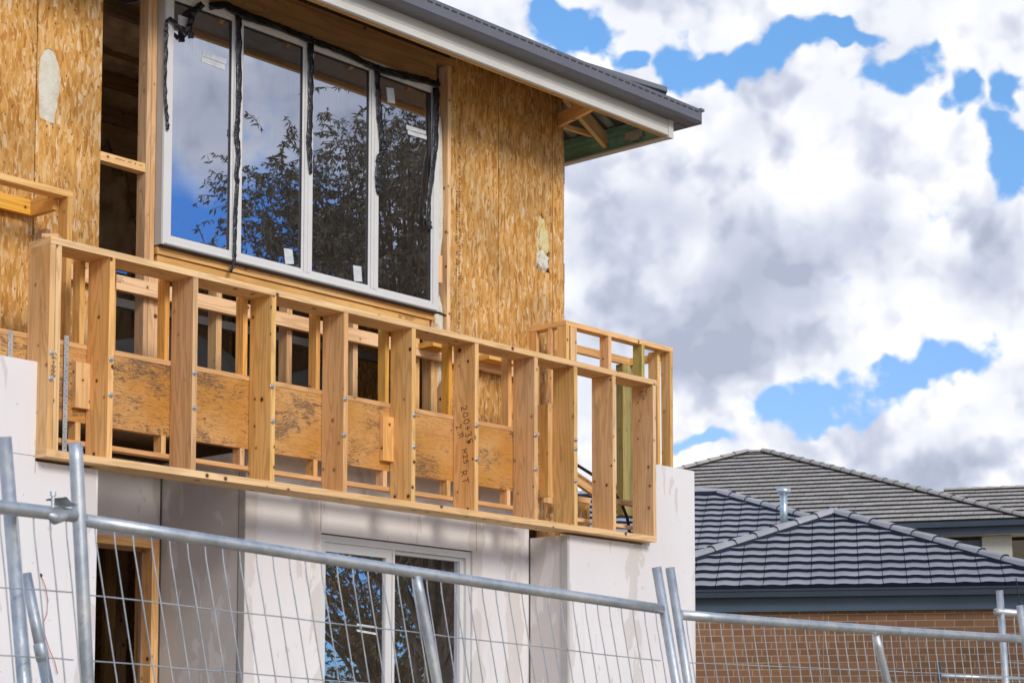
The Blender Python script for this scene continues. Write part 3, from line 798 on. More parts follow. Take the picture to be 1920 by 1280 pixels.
# partition inside upstairs: studs with sagging insulation and a grey plastic sheet
for k in range(12):
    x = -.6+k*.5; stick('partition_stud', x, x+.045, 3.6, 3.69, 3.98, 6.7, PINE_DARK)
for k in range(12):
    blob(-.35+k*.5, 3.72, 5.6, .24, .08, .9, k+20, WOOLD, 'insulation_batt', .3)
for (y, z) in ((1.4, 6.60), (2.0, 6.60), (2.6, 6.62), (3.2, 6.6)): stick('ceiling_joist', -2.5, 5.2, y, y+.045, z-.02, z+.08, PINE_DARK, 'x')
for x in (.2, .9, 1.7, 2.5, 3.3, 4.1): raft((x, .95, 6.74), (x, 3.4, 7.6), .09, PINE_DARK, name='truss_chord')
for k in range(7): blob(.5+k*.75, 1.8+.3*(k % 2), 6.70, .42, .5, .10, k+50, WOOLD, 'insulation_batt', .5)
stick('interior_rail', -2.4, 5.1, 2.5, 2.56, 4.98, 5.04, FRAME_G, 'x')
# plastic sheet
ps = MB(); nx, ny = 40, 8
from mathutils import noise as mnoise
def shp(i, k):
    x = .9+i*.09; z = 3.99+k*.10+(.10*math.sin(i*.35))*(k/8); y = 1.5+.25*(i/40)+.07*mnoise.noise(Vector((i*.35, k*.5, 2)))+k*.10
    return (x, y, z)
for i in range(nx):
    for k in range(ny): ps.face([shp(i, k), shp(i+1, k), shp(i+1, k+1), shp(i, k+1)])
part('plastic_sheet', ps, SHEETG, smooth=True, merge=True)
# ---- ground floor sliding door
DX0, DX1, DZ = 2.446, 3.86, 3.197
sd = part('sliding_door', MB().box(DX0, DX1, .478, .56, DZ-.045, DZ, 'x').box(DX0, DX0+.03, .478, .56, 0.12, DZ-.045, 'z').box(DX1-.045, DX1, .478, .56, .12, DZ-.045, 'z'), FRAME)
part('door_leaf', MB().box(2.478, 3.10, .488, .52, DZ-.105, DZ-.046, 'x').box(3.045, 3.10, .488, .52, .12, DZ-.105, 'z').box(2.478, 2.50, .488, .52, .12, DZ-.105, 'z'), FRAME, sd)
part('fixed_leaf', MB().box(3.103, 3.125, .484, .55, .12, DZ-.046, 'z').box(3.125, 3.815, .505, .55, DZ-.07, DZ-.046, 'x').box(3.775, 3.814, .50, .55, .12, DZ-.07, 'z'), FRAME, sd)
g = MB(); g.face([(2.50, .505, .12), (3.045, .505, .12), (3.045, .505, DZ-.105), (2.50, .505, DZ-.105)]); part('pane', g, GLASS2, sd)
g = MB(); g.face([(3.125, .527, .12), (3.775, .527, .12), (3.775, .527, DZ-.07), (3.125, .527, DZ-.07)]); part('pane', g, GLASS2, sd)
for q in ([(669, 1168), (707, 1174), (707, 1178), (669, 1172)], [(669, 1179), (707, 1186), (707, 1190), (669, 1183)]): decal('paper_label', q, .504, STICK, sd)

# ---- handwriting on the studs
GL = {'2': [[(0, .8), (.25, 1), (.6, .95), (.65, .7), (0, 0), (.8, .05)]], '0': [[(.4, 1), (.05, .7), (.05, .25), (.4, 0), (.7, .3), (.7, .75), (.4, 1)]],
      'x': [[(0, .5), (.8, .5)], [(.4, .85), (.4, .15)]], '3': [[(0, .95), (.5, 1), (.6, .75), (.25, .55), (.65, .35), (.5, .02), (0, .05)]],
      '5': [[(.7, 1), (.15, .98), (.1, .6), (.5, .6), (.65, .3), (.4, 0), (0, .08)]], '.': [[(.1, .0), (.2, .08)]], 'H': [[(0, 0), (.05, 1)], [(.6, 0), (.62, 1)], [(0, .5), (.62, .48)]],
      'R': [[(0, 0), (.05, 1), (.6, .85), (.5, .5), (.05, .45)], [(.25, .45), (.7, 0)]], 'T': [[(.35, 0), (.4, 1)], [(0, .95), (.85, 1)]], 'F': [[(0, 0), (.05, 1), (.65, 1)], [(.03, .5), (.5, .52)]],
      'n': [[(0, .95), (.85, .9)], [(.25, .9), (.15, 0)], [(.6, .9), (.75, .05)]]}
def write(b, txt, P0, adv, up, size, w=.0035, N=Vector((-1, 0, 0)), gap=.9):
    pos = 0
    for ch in txt:
        if ch == ' ': pos += .6; continue
        for s in GL[ch]:
            pts = [P0+adv*(size*(pos+x*.8))+up*(size*y)+N*.0006 for x, y in s]
            for i in range(len(pts)-1):
                d = (pts[i+1]-pts[i]); L = d.length; d.normalize(); sd_ = d.cross(N)
                b.beam(pts[i]-sd_*w/2-N*.0008-d*w*.3, d, sd_, N, L+w*.6, w, .0014)
        pos += gap if ch != '.' else .45
Xf = 3.424-.036
ink = MB()
dn = Vector((0, -.05, -1)).normalized(); upv = Vector((0, -1, -.05)).normalized()
write(ink, '200x35', Vector((Xf, .128, onX(866, 763, Xf).z)), Vector((0, -.22, -1)).normalized(), Vector((0, -1, .2)).normalized(), .052)
write(ink, '2.n', Vector((Xf, .175, onX(857, 799, Xf).z)), Vector((0, -.35, -1)).normalized(), Vector((0, -1, .3)).normalized(), .045)
write(ink, 'H25', Vector((Xf, .115, onX(870, 843, Xf).z)), Vector((0, -.15, -1)).normalized(), Vector((0, -1, .1)).normalized(), .04)
write(ink, 'RT', Vector((Xf, .13, onX(866, 885, Xf).z)), Vector((0, -.25, -1)).normalized(), Vector((0, -1, .2)).normalized(), .055)
part('handwritten_note', ink, INK, bal)
pen = MB()
write(pen, '200x35', Vector((.045, -.001, 3.80)), Vector((.05, 0, 1)).normalized(), Vector((-1, 0, .1)).normalized(), .026, .0022, Vector((0, -1, 0)))
part('pencil_note', pen, PENCIL, bal)
def stampblock(x, y, w, h, face, val, nrow=5):
    b = MB()
    for r in range(nrow):
        k = 0
        while k < w:
            L = random.uniform(.006, .016)
            if random.random() < .8:
                if face == 'X': b.beam((val-.0006, y+k, h-r*.014), (0, 1, 0), (0, 0, 1), (1, 0, 0), L, random.uniform(.003, .009), .0008)
                else: b.beam((x+k, val-.0006, h-r*.014), (1, 0, 0), (0, 0, 1), (0, 1, 0), L, random.uniform(.003, .007), .0008)
            k += L+.004
    return b
Xl = 5.357-.036
zc = onX(1204, 735, Xl).z
part('grade_stamp', stampblock(0, .06, .07, zc, 'X', Xl, 5), INK, bal)
part('grade_stamp', stampblock(3.45, 0, .16, 4.862, 'Y', .7895, 3), INK)
part('grade_stamp', stampblock(1.02, 0, .20, 5.40, 'Y', .8025, 1), PENCIL)
part('grade_stamp', stampblock(1.0, 0, .04, 4.650, 'Y', .7415, 3), PENCIL)

# ================================================================ loose things on the balcony
single('timber_offcut', MB().beam((.075, .04, 4.5695), (.75, .66, .02), (-.66, .75, 0), (0, 0, 1), .25, .09, .036), PINE,
       'short timber offcut lying across the top rail at the near left corner of the balcony', 'offcut')
hp = [onY(x, y, .55) for x, y in ((1060, 862), (1083, 872), (1107, 887), (1130, 903), (1152, 924), (1166, 945), (1176, 970), (1181, 1000), (1182, 1020))]
single('black_hose', MB().tube(hp, .0125, 10), HOSE, 'black conduit hose curving down behind the last balcony studs', 'hose', True)
a, c = onY(1074, 879, .62), onY(1140, 925, .62)
d = (c-a).normalized()
single('timber_brace', MB().beam(a+Vector((0, 0, -.085)), d, (0, 0, 1), (0, 1, 0), (c-a).length, .09, .036), PINE,
       'sloping timber brace seen under the black hose between two balcony studs', 'timber')
# red and white bell wire poking out of the near pier
wp = [onY(x, y, .085) for x, y in ((76, 1078), (82, 1090), (86, 1102), (90, 1125), (88, 1150), (82, 1165), (83, 1185), (92, 1215), (103, 1240), (108, 1262))]
wp[0] = onY(76, 1078, .105)
wire = single('bell_wire', MB().tube(wp, .0022, 6), WIRE_R, 'thin red wire trailing from a hole in the pale near pier', 'wire', True)
hb = MB().tube([onY(76, 1078, .101), onY(76, 1078, .0985)], .011, 12)
part('cable_hole', hb, SLOT)

# ================================================================ TEMPORARY FENCE
def fence_plane(P0, P1):
    d = (P1-P0); d.z = 0; return d.normalized().cross(Z_).normalized()
def fence(label, p0, z0, p1, z1, posts, wires, wire_slope, rows, ext=(0, 0), r=.0185, nw=40, group='temporary fence panels', kink=.012, pback=0, wstart=.0):
    """p0,p1 rail end pixels with depths z0,z1; posts=(xt,yt,xb,yb,r)"""
    P0, P1 = dep(*p0, z0), dep(*p1, z1); N = fence_plane(P0, P1)
    t = thing('temporary_fence', label, 'fence', (P0.x, P0.y, 0), group)
    part('top_rail', MB().tube([P0+(P1-P0)*(k/8)+Vector((0, 0, -.004*math.sin(k/8*math.pi))) for k in range(9)], r, 16), GALV, t, smooth=True)
    for (xt, yt, xb, yb, rr, flat) in posts:
        A, B = onP(xt, yt, P0-N*pback, N), onP(xb, yb, P0-N*pback, N)
        d = (B-A).normalized(); B = A+d*((A.z+.02)/-d.z) if d.z < 0 else B
        M = A+(B-A)*.5
        if flat: part('post', MB().tube([A, A+d*.05, A+d*.12, A+d*.3, B], [rr*1.0, rr*1.02, rr*1.05, rr, rr], 14), GALV, t, smooth=True)
        else: part('post', MB().tube([A, M, B], rr, 16), GALV, t, smooth=True)
    # mesh wires, each top under the rail, kinked then leaning as the racked panel does
    wm = MB(); L = (P1-P0)
    for k in range(nw):
        s = wstart+(k+.5)/nw*(1-wstart)
        T = P0+L*s
        sl = wire_slope[0]*(1-s)+wire_slope[1]*s
        v = (T-CAM); zt = v.dot(Dv); xt = CX+F*v.dot(Rv)/zt; yt = CY-F*v.dot(Uv)/zt
        B = onP(xt+sl*700, yt+700, P0, N)
        d = (B-T).normalized()
        end = T+d*(T.z-.12)/(-d.z)
        wob = N*random.uniform(-.004, .004)
        off = -L.normalized()*kink
        q1 = T+d*.03+Vector((0, 0, -.03))
        q2 = T+d*.18+off*.3+wob*.5
        wm.tube([T+Vector((0, 0, -r*.6)), q1, q2, T+d*.5+wob-off*.1, T+d*1.2-wob, end], .0021, 6, cap=False)
    part('mesh_wires', wm, GALV, t, smooth=True)['kind'] = 'stuff'
    hw = MB()
    for (ya, yb) in rows:
        A = onP(p0[0], ya, P0, N)-N*.004; B = onP(p1[0], yb, P0, N)-N*.004
        pts = [A+(B-A)*(k/14)+Vector((0, 0, random.uniform(-.0015, .0015))) for k in range(15)]
        hw.tube(pts, .0021, 6, cap=False)
    part('cross_wires', hw, GALV, t, smooth=True)
    return t, P0, P1, N
fA, A0, A1, NA = fence('near temporary mesh fence panel crossing in front of the sliding door', (160, 975), 5.58, (1240, 1141), 7.3,
    [(141.5, 830, 164, 1280, .0188, True), (1231, 1063, 1268, 1280, .0175, False), (781, 1081, 820, 1280, .0165, True)],
    None, (.14, .155), [(1113, 1238), (1237, 1325), (1362, 1415)], nw=39)
fB, B0, B1, NB = fence('temporary mesh fence panel in front of the brick garage', (1276, 1152), 7.36, (1912, 1197), 9.05,
    [(1256, 1063.5, 1290, 1280, .0168, False), (1642, 1191, 1664, 1280, .0165, True), (1912, 1135, 1926, 1230, .0168, False)],
    None, (.15, .10), [(1240, 1268), (1335, 1340)], nw=36)
fL, L0, L1, NL = fence('temporary fence panel end clamped to the post at the left edge of the view', (-420, 893), 4.6, (139, 966), 5.40,
    [(8, 819, 47, 1300, .0185, False)], None, (.06, .09), [(1070, 1110), (1200, 1236), (1320, 1362)], nw=16, kink=.005, pback=.045)
fR, R0, R1, NR = fence('far temporary fence panel just showing at the right edge of the view', (1868, 1146), 9.6, (2500, 1190), 11.5,
    [(1874, 1106, 1886, 1280, .0172, False)], None, (.08, .08), [(1240, 1262)], nw=34)
# clamp joining the left panel to the near panel
cl = thing('fence_clamp', 'bent steel clamp with rusty bolt joining two fence rails at the left post', 'clamp', tuple(dep(125, 960, 5.36)))
ca = dep(103, 950, 5.33); cc = dep(143, 955, 5.40); dd = (cc-ca).normalized(); nn = dd.cross(Z_).normalized()
kb = MB()
cs = [(-.002, .022), (.010, .026), (.022, .018), (.028, .013), (.055, .009)]
for i in range(len(cs)-1):
    a0, h0 = cs[i]; a1, h1 = cs[i+1]
    kb.face([ca+dd*a0+Z_*h0-nn*.03, ca+dd*a1+Z_*h1-nn*.03, ca+dd*a1+Z_*h1+nn*.03, ca+dd*a0+Z_*h0+nn*.03])
    kb.face([ca+dd*a0+Z_*(h0-.004)+nn*.03, ca+dd*a1+Z_*(h1-.004)+nn*.03, ca+dd*a1+Z_*(h1-.004)-nn*.03, ca+dd*a0+Z_*(h0-.004)-nn*.03])
    kb.face([ca+dd*a0+Z_*(h0-.004)-nn*.03, ca+dd*a1+Z_*(h1-.004)-nn*.03, ca+dd*a1+Z_*h1-nn*.03, ca+dd*a0+Z_*h0-nn*.03][::1])
part('clamp_plate', kb, GALV, cl)
part('clamp_jaw', MB().tube([ca-dd*.03-Z_*.02, ca-Z_*.030, ca+dd*.03-Z_*.022, ca+dd*.055-Z_*.012], [.008, .017, .014, .01], 10), GALV, cl, smooth=True)
part('clamp_bolt', MB().tube([ca-dd*.008+Z_*.034, ca-dd*.008-Z_*.03], .005, 8).tube([ca-dd*.008+Z_*.040, ca-dd*.008+Z_*.028], .008, 6), GALV, cl)
# brace pole behind the left post
pa, pb = dep(48, 1074, 5.9), dep(88, 1275, 5.9); pd = (pb-pa).normalized(); pe = pa+pd*(pa.z/-pd.z)
br = thing('fence_brace', 'leaning galvanised brace pole with a sleeve joint behind the left fence posts', 'pole', (pe.x, pe.y, 0))
part('outer_tube', MB().tube([pa, pa+(pe-pa)*.09, pa+(pe-pa)*.095], [.0165, .0165, .013], 14), GALV, br, smooth=True)
part('sleeve', MB().tube([pa+(pe-pa)*.088, pa+(pe-pa)*.093, pa+(pe-pa)*.112, pa+(pe-pa)*.118], [.014, .0195, .0195, .014], 14), GALV, br, smooth=True)
part('inner_tube', MB().tube([pa+(pe-pa)*.11, pe], .0172, 14), GALV, br, smooth=True)

# ================================================================ GARAGE NEXT DOOR
az = math.radians(-57.3); ga = Vector((math.cos(az), math.sin(az), 0)); gb = Vector((-ga.y, ga.x, 0))
G0 = dep(1560, 1102, 25.5)
garage = thing('neighbour_garage', 'brown brick building with wavy grey tiled hip roof, right of the unfinished house', 'house', (G0.x, G0.y, 0))
def gp(u, v, z): return G0+ga*u+gb*v+Z_*z
def clip_poly(poly, px, py, nx, ny):
    out = []
    for i in range(len(poly)):
        a, b = poly[i], poly[(i+1) % len(poly)]
        da = (a[0]-px)*nx+(a[1]-py)*ny; db = (b[0]-px)*nx+(b[1]-py)*ny
        if da >= 0: out.append(a)
        if (da >= 0) != (db >= 0):
            t = da/(da-db); out.append(tuple(a[k]+(b[k]-a[k])*t for k in range(len(a))))
    return out
def tiles(O, A, B, poly, cw, gauge, wave, lift, matl, edge, parent, name, seed=0, stagger=.5, samp=6, gap=.009):
    """courses of real overlapping tiles on plane O,A(eave dir),B(up slope); poly convex in (a,b)"""
    N = A.cross(B).normalized()
    if N.z < 0: N = -N
    rr = random.Random(seed)
    ar = sum(poly[i][0]*poly[(i+1) % len(poly)][1]-poly[(i+1) % len(poly)][0]*poly[i][1] for i in range(len(poly)))
    if ar < 0: poly = poly[::-1]
    edges = []
    for i in range(len(poly)):
        p, q = poly[i], poly[(i+1) % len(poly)]; e = (q[0]-p[0], q[1]-p[1]); L = math.hypot(*e)
        if L > 1e-6: edges.append((p[0], p[1], -e[1]/L, e[0]/L))
    a0, a1 = min(p[0] for p in poly), max(p[0] for p in poly); b0, b1 = min(p[1] for p in poly), max(p[1] for p in poly)
    m = MB(); row = 0; b = b0+.006
    m.face([O+A*p[0]+B*p[1]-N*.012 for p in poly], None, 1)
    def W3(a, bb, h): return O+A*a+B*bb+N*h
    while b < b1:
        sh = (row % 2)*stagger*cw
        a = a0-sh-cw
        while a < a1:
            tint = rr.random(); dl = rr.uniform(0, .004); db = rr.uniform(-.004, .004)
            for k in range(samp):
                t0, t1 = k/samp, (k+1)/samp
                x0, x1 = a+t0*(cw-gap), a+t1*(cw-gap)
                hf = lambda t: wave*(.5+.5*math.sin(2*math.pi*(t*1.0)-.6)) + dl
                h0, h1 = hf(t0), hf(t1)
                quad = [(x0, b+db, h0+lift), (x1, b+db, h1+lift), (x1, b+gauge+.03, h1), (x0, b+gauge+.03, h0)]
                q = quad
                for (px, py, nx, ny) in edges:
                    if not q: break
                    q = clip_poly(q, px, py, nx, ny)
                if len(q) >= 3:
                    m.face([W3(*p) for p in q], None, 0, tint)
                    # front drop
                    lo = [p for p in q if abs(p[1]-(b+db)) < 1e-6]
                    if len(lo) == 2:
                        lo.sort(key=lambda p: p[0]); (pa_, _, ha), (pb_, _, hb_) = lo
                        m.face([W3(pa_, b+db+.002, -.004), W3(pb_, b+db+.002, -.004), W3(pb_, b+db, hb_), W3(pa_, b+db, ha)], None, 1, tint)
            a += cw
        b += gauge; row += 1
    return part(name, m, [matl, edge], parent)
pit = math.radians(23.5); gB = (gb*math.cos(pit)+Z_*math.sin(pit))
def slope_xy(px, py, O, A, B):
    N = A.cross(B); p = onP(px, py, O, N); return ((p-O).dot(A), (p-O).dot(B))
ap = slope_xy(1563, 966, G0, ga, gB)
Lr = ap[1]*math.cos(pit)
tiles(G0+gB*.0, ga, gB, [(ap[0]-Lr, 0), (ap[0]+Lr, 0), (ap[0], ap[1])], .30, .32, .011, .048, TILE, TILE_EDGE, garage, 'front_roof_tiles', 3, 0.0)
apex = G0+ga*ap[0]+gB*ap[1]; cl_ = G0+ga*(ap[0]-Lr); cr_ = G0+ga*(ap[0]+Lr)
# side slopes of the wing
ws = MB()
back = gb*5.0
ws.face([cl_+back, cl_, apex, apex+back]); ws.face([cr_, cr_+back, apex+back, apex])
part('side_roof', ws, TILE, garage)
def caps(P, Q, parent, m, w=.11, L=.40, h=.055, name='ridge_caps', edge=None):
    d = (Q-P); n = max(1, round(d.length/L)); L = d.length/n; d.normalize(); s = d.cross(Z_).normalized(); u = s.cross(d).normalized()
    if u.z < 0: u = -u
    b = MB()
    for k in range(n):
        a = P+d*(k*L); lo = .022 if k >= 0 else 0
        L2 = L+.05
        pr = [(-w, -.035), (-w*.75, h*.55), (-w*.3, h), (w*.3, h), (w*.75, h*.55), (w, -.035)]
        r0 = [a+s*x+u*(y+.024) for x, y in pr]; r1 = [a+d*L2+s*x*.86+u*(y) for x, y in pr]
        tt = random.random()
        for i in range(5): b.face([r0[i], r0[i+1], r1[i+1], r1[i]], None, 0, tt)
        b.face([r0[i] for i in range(6)][::-1], None, 1, tt)
        # bedding strip
        b.face([a-s*(w*1.04)-u*.05, a-s*(w*1.04)+u*.0, a+d*L-s*(w*1.04)+u*.0, a+d*L-s*(w*1.04)-u*.05], None, 1)
        b.face([a+s*(w*1.04)-u*.05, a+s*(w*1.04)+u*.0, a+d*L+s*(w*1.04)+u*.0, a+d*L+s*(w*1.04)-u*.05], None, 1)
    return part(name, b, [m, edge or TILE_EDGE], parent)
caps(cl_+Z_*.05, apex+Z_*.05, garage, TILE); caps(cr_+Z_*.05, apex+Z_*.05, garage, TILE); caps(apex+Z_*.05, apex+back+Z_*.05, garage, TILE)
# main roof behind the wing
G1 = G0+gb*3.35
r0 = slope_xy(1345, 927, G1, ga, gB); r1 = slope_xy(1525, 978, G1, ga, gB)
sl_ = (r1[1]-r0[1])/(r1[0]-r0[0])
eaveR = (r0[0]-r0[1]/sl_, 0)
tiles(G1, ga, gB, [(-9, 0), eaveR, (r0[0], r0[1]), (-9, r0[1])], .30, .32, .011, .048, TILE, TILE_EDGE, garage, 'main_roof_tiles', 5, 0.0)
R0_ = G1+ga*r0[0]+gB*r0[1]; E0_ = G1+ga*eaveR[0]
caps(E0_+Z_*.05, R0_+Z_*.05, garage, TILE); caps(G1+ga*-9+gB*r0[1]+Z_*.05, R0_+Z_*.05, garage, TILE)
ws = MB(); far = gb*7
ws.face([R0_, E0_, E0_+far, R0_+far*.8]); ws.face([G1+ga*-9+gB*r0[1], R0_, R0_+far*.8, G1+ga*-9+gB*r0[1]+far*.8]); part('rear_roof', ws, TILE, garage)
# gutter, fascia and brick wall
gm = MB()
def gbox(b, u0, u1, v0, v1, z0, z1, mi=0, off=None):
    b.beam(gp(u0, v0, z0), ga, Z_, gb, u1-u0, z1-z0, v1-v0, mi, off or (0, 0)); return b
UL, UR = -9, ap[0]+Lr+.12
UW = ap[0]-Lr-.12
gbox(gm, UW, UR, -.10, -.012, -.11, -.022); gbox(gm, UW, UR, -.115, -.1005, -.035, -.008)
gbox(gm, UW, UR, -.0115, .028, -.11, -.012)
part('wing_gutter', gm, DARKB, garage)
gm = MB(); gbox(gm, UW+.1, UR-.1, .03, .055, -.285, -.10); gbox(gm, UW+.1, UR-.1, .022, .03, -.285, -.262)
part('wing_fascia', gm, plain('fascia_blue', (.085, .135, .18), .4, .1, .5, .1, 1), garage)
gm = MB(); gm.beam(gp(UW+.3, .10, -G0.z), ga, Z_, gb, UR-UW-.6, G0.z-.285, .11, 0, (0.03, .043)); gm.beam(gp(UR-.41, .21, -G0.z), gb, Z_, ga, 8, G0.z-.285, .11, 0, (0, 0))
gm.beam(gp(UW+.3, .21, -G0.z), gb, Z_, ga, 8, G0.z-.285, .11, 0, (0, 0))
part('brick_wall', gm, BRICK, garage)
part('eave_lining', gbox(MB(), UW+.1, UR-.1, .05, .6, -.27, -.262), FAR_CREAM, garage)
# wall under the main roof, left
gm = MB(); gm.beam(gp(-9, 3.9, -G0.z), ga, Z_, gb, 9+UW+.4, G0.z-.2, .11, 0, (0, 0)); part('brick_wall', gm, BRICK, garage)
# control joint in brickwork
pj = slope_xy(1542, 1150, G0+gb*.1, ga, Z_)
gm = MB(); gm.beam(gp(pj[0], .094, -3.9), Z_, ga, gb, 3.6, .012, .005); part('control_joint', gm, plain('joint_mortar', (.42, .33, .23), .9), garage)
# galvanised flue on the main slope
fz = (G1-CAM).dot(Dv)
ft, fb = dep(1469, 915, 28.4), dep(1470, 992, 28.4)
fl = MB(); top = Vector((ft.x, ft.y, ft.z)); bot = Vector((ft.x, ft.y, fb.z-.1))
fl.tube([bot, top-Z_*.02], .053, 18)
part('flue_pipe', fl, plain('bright_zinc', (.50, .60, .66), .3, .7, .5, .12, 6), garage, smooth=True)
part('flue_cowl', MB().tube([top-Z_*.085, top-Z_*.06, top-Z_*.055, top+Z_*.0], [.06, .095, .097, .097], 18), plain('bright_zinc_cowl', (.52, .62, .68), .3, .7, .5, .12, 6), garage, smooth=True)
# thin aerial rod at the right
ra, rb = dep(1905, 1083, 22), dep(1912, 1136, 22)
single('thin_rod', MB().tube([ra, rb, rb+(rb-ra)*6], .006, 6), HOSE, 'thin black rod standing before the garage gutter at the right edge', 'rod')
# scaffold-like pipe rail in the neighbour's yard
pr = thing('pipe_rail', 'low galvanised pipe rail with dark upright in front of the brick wall', 'rail', tuple(Vector((dep(1760, 1262, 16).x, dep(1760, 1262, 16).y, 0))))
q0, q1 = dep(1763, 1266, 16), dep(1960, 1274, 16.6)
part('rail', MB().tube([q0, q1], .016, 10), GALV, pr, smooth=True)
q2 = dep(1761, 1241, 16); part('upright', MB().tube([q2, Vector((q2.x, q2.y, 0))], .016, 8), DARKB, pr, smooth=True)
q3 = dep(1950, 1255, 16.5); part('upright', MB().tube([q3, Vector((q3.x, q3.y, 0))], .016, 8), DARKB, pr, smooth=True)

# ================================================================ FAR HOUSE
az = math.radians(-64.9); ha = Vector((math.cos(az), math.sin(az), 0)); hb2 = Vector((-ha.y, ha.x, 0))
H0 = dep(1780, 977, 50)
far_h = thing('far_house', 'large two storey house with pale flat tiled hip roof behind the garage', 'house', (H0.x, H0.y, 0))
pit2 = math.radians(25); hB = hb2*math.cos(pit2)+Z_*math.sin(pit2)
def sx(px, py, O=H0): return slope_xy(px, py, O, ha, hB)
kl, kr = sx(1400, 849), sx(1432, 849); er = sx(1918, 970); el = sx(1284, 880)
kr_ = ((kl[0]+1.2), kl[1])
slr = (er[1]-kr[1])/(er[0]-kr[0]); eR = (kr[0]-kr[1]/slr, 0.0)
sll = (kl[1]-el[1])/(kl[0]-el[0]); eL = (kl[0]-kl[1]/sll, 0.0)
topb = (kl[1]+kr[1])/2
tiles(H0, ha, hB, [eL, eR, (kr[0], topb), (kl[0], topb)], .30, .355, 0.0, .05, TILE_F, TILE_EDGE_F, far_h, 'roof_tiles', 8, .5, 1, .006)
PL, PR = H0+ha*kl[0]+hB*topb, H0+ha*kr[0]+hB*topb; EL, ER = H0+ha*eL[0], H0+ha*eR[0]
caps(EL+Z_*.05, PL+Z_*.05, far_h, TILE_F, .13, .42, .07, 'ridge_caps', TILE_EDGE_F); caps(ER+Z_*.05, PR+Z_*.05, far_h, TILE_F, .13, .42, .07, 'ridge_caps', TILE_EDGE_F)
caps(PL+Z_*.03, PR+Z_*.03, far_h, TILE_F, .1, .42, .05, 'ridge_caps', TILE_EDGE_F)
ws = MB(); fb2 = hb2*topb*2*math.cos(pit2)
ws.face([PL, EL, EL+fb2]); ws.face([PR, ER+fb2, ER][::1]); ws.face([PR, PL, EL+fb2, ER+fb2]); part('side_roof', ws, TILE_F, far_h)
# second roof section at the right
H1 = H0+hb2*4.5
s0 = slope_xy(1770, 921, H1, ha, hB); s1 = slope_xy(1920, 918, H1, ha, hB)
tiles(H1, ha, hB, [(s0[0]-6, 0), (s1[0]+3, 0), (s1[0]+3, s0[1]), (s0[0], s0[1])], .30, .355, 0, .05, TILE_F, TILE_EDGE_F, far_h, 'side_roof_tiles', 9, .5, 1, .006)
caps(H1+ha*s0[0]+hB*s0[1]+Z_*.03, H1+ha*(s1[0]+3)+hB*s0[1]+Z_*.03, far_h, TILE_F, .1, .42, .05, 'ridge_caps', TILE_EDGE_F)
def hbox(b, u0, u1, v0, v1, z0, z1): b.beam(H0+ha*u0+hb2*v0+Z_*z0, ha, Z_, hb2, u1-u0, z1-z0, v1-v0, 0, (0, 0)); return b
UA, UB = eL[0]-.1, eR[0]+.1
b = MB(); hbox(b, UA, UB, -.12, .02, -.15, -.02); part('gutter', b, DARKB, far_h)
b = MB(); hbox(b, UA, UB, .03, .06, -.34, -.12); part('fascia', b, DARKB, far_h)
b = MB(); hbox(b, UA, UB, .06, .9, -.33, -.31); part('eave_lining', b, FAR_CREAM, far_h)
def hu(px, py, v): p = onP(px, py, H0+hb2*v, hb2); return ((p-H0).dot(ha), (p-H0).z)
w0, w1, c0, c1 = hu(1720, 1005, .6), hu(1841, 1031, .6), hu(1842, 1031, .45), hu(1897, 1031, .45)
b = MB(); hbox(b, UA+.6, w0[0]-1.2, .6, .8, -H0.z, -.33); hbox(b, w0[0]-1.2, w1[0], .6, .8, -H0.z, w1[1]-1.2); hbox(b, w0[0]-1.2, w1[0], .6, .8, w0[1]+.02, -.33)
hbox(b, w1[0], UB-.6, .6, .8, -H0.z, -.33)
part('upper_wall', b, FAR_CREAM, far_h)
b = MB(); hbox(b, c0[0], c1[0], .42, .6, -H0.z, -.34); part('column', b, FAR_CREAM, far_h)
b = MB(); hbox(b, w0[0]-1.2, w1[0]-.005, .66, .68, w1[1]-1.2, w0[1]+.015); part('window_glass', b, DARKGLASS, far_h)
b = MB(); hbox(b, w0[0]-1.2, w1[0]-.005, .62, .66, w0[1]-.04, w0[1]+.018); hbox(b, w1[0]-.05, w1[0]-.004, .62, .66, w1[1]-1.2, w0[1]-.04); part('window_frame', b, DARKB, far_h)
b = MB(); hbox(b, c1[0]+.02, UB-.7, .55, .6, w1[1]-.9, w1[1]+.05); part('recess_wall', b, plain('olive_render', (.28, .26, .20), .8), far_h)

# ================================================================ GROUND
gr = MB(); S = 900
gr.face([(-S, -S, 0), (S, -S, 0), (S, S, 0), (-S, S, 0)], [(-S, -S), (S, -S), (S, S), (-S, S)])
def ground_m():
    m, t, b = mat('bare_site_soil', .95, 0, .1)
    n, _ = t.noise(t.geo(), .6, 6, .65); n2, _ = t.noise(t.geo(), 7, 4, .6)
    c = t.ramp(n, [(.3, (.24, .18, .12)), (.55, (.33, .27, .19)), (.75, (.20, .19, .11))])
    t.put(b.inputs['Base Color'], t.mix(t.mapr(n2, .4, .7, 0, .4), c, (.30, .25, .19))); bump(t, b, n2, .6, .03)
    return m
tag(gr.build('ground', ground_m()), kind='structure')

